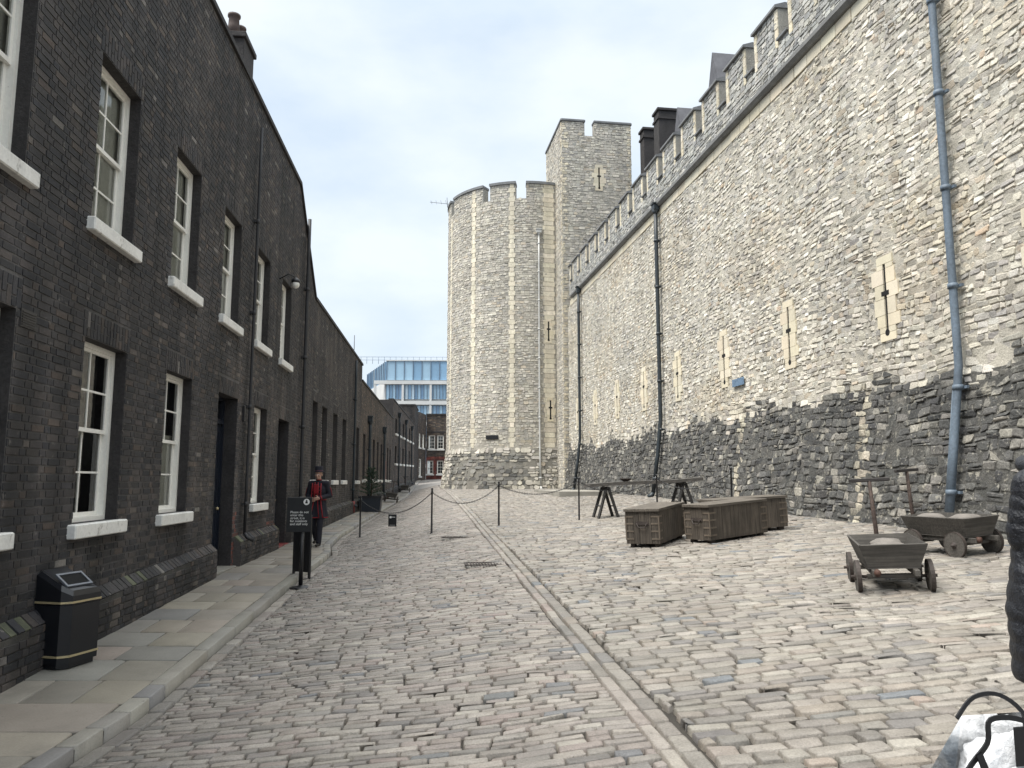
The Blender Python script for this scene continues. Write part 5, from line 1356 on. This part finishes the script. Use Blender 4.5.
zs = np.linspace(1.47, .46, 74); V = []; F = []; n = 30
for i, z in enumerate(zs):
    rr = float(np.interp(z, [.46, .8, 1.0, 1.2, 1.38, 1.47], [.30, .31, .275, .24, .20, .1])) * (.955 + .045 * abs(math.sin(PI * (z - .46) / .095)) ** .5)
    for k in range(n): a = 2 * PI * k / n; V.append((rr * math.cos(a) * (1 + .015 * math.sin(7 * a + 20 * z)), rr * .78 * math.sin(a), z))
    if i:
        for k in range(n): F.append(((i - 1) * n + k, (i - 1) * n + (k + 1) % n, i * n + (k + 1) % n, i * n + k))
F += [tuple(range(n)), tuple((len(zs) - 1) * n + k for k in range(n))]; c_.add(V, F, True)
for s_, e_, w_ in ((sL, eL, wL), (sR, eR, wR)):
    P_, Q_ = quilt(s_, e_, .10, .088, 4); c_.tube(P_, Q_, 16); P_, Q_ = quilt(e_, w_ + (e_ - w_) * .05, .092, .06, 3); c_.tube(P_, Q_, 16); c_.ell(tuple(e_), (.08, .08, .078)); c_.ell(tuple(s_), (.10, .10, .085))
blob('puffer_coat', c_, .009, M['puffer'], pu, 2)
m_ = MB(); m_.tube([(.11 * math.cos(a), .03 + .10 * math.sin(a), 1.49 + .03 * math.sin(a)) for a in np.linspace(0, 2 * PI, 24)], .045, 12); m_.build('hood', M['puffer'], pu)
t_ = MB()
for h_, k_, a_ in LG: t_.cap(h_, k_, .10, .072); t_.cap(k_, a_, .07, .058)
blob('trousers', t_, .011, M['denim'], pu, 3)
for h_, k_, a_ in LG:
    m_ = MB(); m_.cap(a_ + Vector((0, .03, -.045)), a_ + Vector((0, -.14, -.055)), .046, .036); m_.cap(a_ + Vector((0, .02, -.04)), a_ + Vector((0, .01, .02)), .046, .048); blob('shoe', m_, .009, M['shoe'], pu, 2)
m_ = MB(); m_.ell((0, .0, 1.692), (.092, .112, .082), 20, 14); m_.ell((0, .045, 1.62), (.094, .075, .12)); m_.ell((0, .05, 1.54), (.085, .06, .08)); blob('hair', m_, .01, M['hair'], pu, 3)

# clear tote bag with black binding
gx, gy = 2.12, 3.5
bg_scale = (1.2, 1.2, 1.12)
bg = thing('tote_bag', (gx, gy, gz(gx, gy) + .02), rad(14), 'see-through tote bag with black binding and straps standing on the cobbles, bottom right', 'bag')
w0, w1, d0, d1, Hb = .36, .31, .12, .06, .40
cs_ = [(-w0, -d0, 0), (w0, -d0, 0), (w0, d0, 0), (-w0, d0, 0), (-w1, -d1, Hb * .72), (w1, -d1, Hb), (w1, d1, Hb), (-w1 * .55, d1, Hb * 1.0)]
cs_[4] = (-w1 * .92, -d1 - .02, Hb * .62); cs_[7] = (-w1 * .35, d1, Hb * 1.02); 
m_ = MB(); m_.add(cs_, [(0, 3, 2, 1), (0, 1, 5, 4), (1, 2, 6, 5), (2, 3, 7, 6), (3, 0, 4, 7)]); m_.build('vinyl_body', M['vinyl'], bg, fixn=False)
def ribbon(pts, w, nm, side=(0, 0, 1)):
    m_ = MB(); P_ = [Vector(p) for p in pts]; Q_ = []
    for i in range(len(P_) - 1):      # smooth the path
        a, b = P_[i], P_[i + 1]; c0 = P_[max(i - 1, 0)]; c1 = P_[min(i + 2, len(P_) - 1)]
        for k in range(5):
            t_ = k / 5; Q_.append(.5 * ((2 * a) + (b - c0) * t_ + (2 * c0 - 5 * a + 4 * b - c1) * t_ ** 2 + (3 * a - c0 - 3 * b + c1) * t_ ** 3))
    Q_.append(P_[-1]); V = []; F = []
    for i, p in enumerate(Q_):
        d = (Q_[min(i + 1, len(Q_) - 1)] - Q_[max(i - 1, 0)]).normalized(); n_ = Vector((0, 1, 0)); sd = d.cross(n_).normalized() * w / 2; n_ = sd.cross(d).normalized() * .003
        V += [tuple(p - sd - n_), tuple(p + sd - n_), tuple(p + sd + n_), tuple(p - sd + n_)]
        if i:
            for k in range(4): F.append((4 * i - 4 + k, 4 * i - 4 + (k + 1) % 4, 4 * i + (k + 1) % 4, 4 * i + k))
    m_.add(V, F, False); return m_.build(nm, M['tape'], bg)
yf = -d1 - .03
ribbon([(-.37, -d0 - .01, .0), (-.33, -d0, .16), (-.24, yf, .27), (-.15, yf, .36), (-.13, yf, .44), (.0, yf, .43), (.10, yf, .36), (.17, yf, .22), (.24, yf, .1)], .019, 'binding')
ribbon([(-.20, yf - .012, .33), (-.17, yf - .012, .25), (-.145, yf - .012, .17)], .026, 'strap')
ribbon([(-.13, d1, .40), (-.04, d1 + .01, .47), (.08, d1 + .01, .47), (.18, d1, .38), (.22, d1, .2)], .016, 'strap')
ribbon([(.08, yf - .014, .08), (-.02, yf - .014, .14), (-.10, yf - .014, .19), (-.14, yf - .014, .22)], .024, 'strap')
m_ = MB(); m_.box(-.045, .03, yf - .012, yf - .006, .27, .41, b=.002); m_.build('fastener', M['tape'], bg)
def crumple(c, r, name, label, m):
    k = MB(); k.ell((0, 0, 0), (1, 1, 1), 40, 26); V = k.v[0]
    n1_ = np.abs(np.sin(V @ np.array([8.1, 5.3, 12.2]))) * .10 + np.sin(V @ np.array([5.1, 3.3, 4.2])) * .08 + np.sin(V @ np.array([-9, 7.1, 6.3]) + 1) * .06 + np.sin(V @ np.array([13, -15, 11.]) + 2) * .04
    k.v[0] = V * (1 + n1_)[:, None] * np.array(r); o = k.build(name, M[m]); o.location = c; o.rotation_euler = (0, 0, rad(14)); tag(o, label, 'plastic bag'); return o
bg.scale = bg_scale
for lx, r, lb in ((.08, (.29, .11, .19), 'crumpled white plastic bag inside the see-through tote'),):
    crumple((gx + lx * math.cos(rad(14)), gy + lx * math.sin(rad(14)), gz(gx, gy) + .21), r, 'carrier_bag', lb, 'whitecloth')

# ------------------------------------------------------------------ light, sky, camera
w = bpy.data.worlds.new('World'); SC.world = w; w.use_nodes = True; N = w.node_tree.nodes; Lk = w.node_tree.links; bg_ = N['Background']
EL, AZ = 62, 243   # sun elevation, compass bearing of the sun measured from +Y clockwise
sky = N.new('ShaderNodeTexSky'); sky.sky_type = 'NISHITA'; sky.sun_disc = False; sky.sun_elevation = rad(EL); sky.sun_rotation = rad(AZ); sky.air_density = 1.2; sky.dust_density = 2.
tc = N.new('ShaderNodeTexCoord'); mp_ = N.new('ShaderNodeMapping'); mp_.inputs['Scale'].default_value = (1.0, 1.0, 2.2); mp_.inputs['Location'].default_value = (.35, .1, .2); Lk.new(tc.outputs['Generated'], mp_.inputs[0])
no = N.new('ShaderNodeTexNoise'); no.inputs['Scale'].default_value = 2.1; no.inputs['Detail'].default_value = 7; no.inputs['Roughness'].default_value = .5; Lk.new(mp_.outputs[0], no.inputs['Vector'])
cr = N.new('ShaderNodeValToRGB'); cr.color_ramp.elements[0].position = .38; cr.color_ramp.elements[0].color = (3.3, 4.05, 4.95, 1); cr.color_ramp.elements[1].position = .62; cr.color_ramp.elements[1].color = (5.0, 5.4, 5.7, 1)
Lk.new(no.outputs['Fac'], cr.inputs[0]); mx = N.new('ShaderNodeMix'); mx.data_type = 'RGBA'; mx.inputs[0].default_value = .93; Lk.new(sky.outputs[0], mx.inputs[6]); Lk.new(cr.outputs[0], mx.inputs[7])
sp_ = N.new('ShaderNodeSeparateXYZ'); Lk.new(tc.outputs['Generated'], sp_.inputs[0]); zr_ = N.new('ShaderNodeMapRange'); zr_.interpolation_type = 'SMOOTHSTEP'
zr_.inputs['From Min'].default_value = .5; zr_.inputs['From Max'].default_value = 1.; zr_.inputs['To Min'].default_value = 1.08; zr_.inputs['To Max'].default_value = 3.2; Lk.new(sp_.outputs['Z'], zr_.inputs['Value'])
vm_ = N.new('ShaderNodeVectorMath'); vm_.operation = 'SCALE'; Lk.new(mx.outputs[2], vm_.inputs[0]); Lk.new(zr_.outputs[0], vm_.inputs['Scale']); tn_ = N.new('ShaderNodeMix'); tn_.data_type = 'RGBA'; tn_.blend_type = 'MULTIPLY'; tn_.inputs[7].default_value = (1.1, 1.0, .89, 1)
zf_ = N.new('ShaderNodeMapRange'); zf_.inputs['From Min'].default_value = .5; zf_.inputs['From Max'].default_value = .8; Lk.new(sp_.outputs['Z'], zf_.inputs['Value']); Lk.new(zf_.outputs[0], tn_.inputs[0]); Lk.new(vm_.outputs[0], tn_.inputs[6]); Lk.new(tn_.outputs[2], bg_.inputs['Color']); bg_.inputs['Strength'].default_value = .05
ld = bpy.data.lights.new('sun', 'SUN'); ld.energy = 1.5; ld.angle = rad(35); ld.color = (1, .965, .905); lo_ = bpy.data.objects.new('sun', ld); link(lo_)
sd_ = Vector((math.sin(rad(AZ)) * math.cos(rad(EL)), math.cos(rad(AZ)) * math.cos(rad(EL)), math.sin(rad(EL)))); lo_.rotation_euler = (-sd_).to_track_quat('-Z', 'Y').to_euler(); lo_.location = (0, 0, 40)
cd = bpy.data.cameras.new('camera'); cd.sensor_width = 36; cd.lens = 769 / 1024 * 36; cd.clip_end = 2000; cd.clip_start = .05
co_ = bpy.data.objects.new('camera', cd); link(co_); co_.rotation_euler = (rad(90 + 7.26), 0, 0); SC.camera = co_
SC.view_settings.view_transform = 'Standard'; SC.view_settings.look = 'None'; SC.view_settings.gamma = 1; SC.view_settings.exposure = 1.85
SC.view_settings.use_curve_mapping = False
SC.cycles.max_bounces = 6; SC.cycles.diffuse_bounces = 3; SC.cycles.glossy_bounces = 3; SC.cycles.transparent_max_bounces = 8; SC.cycles.use_denoising = True
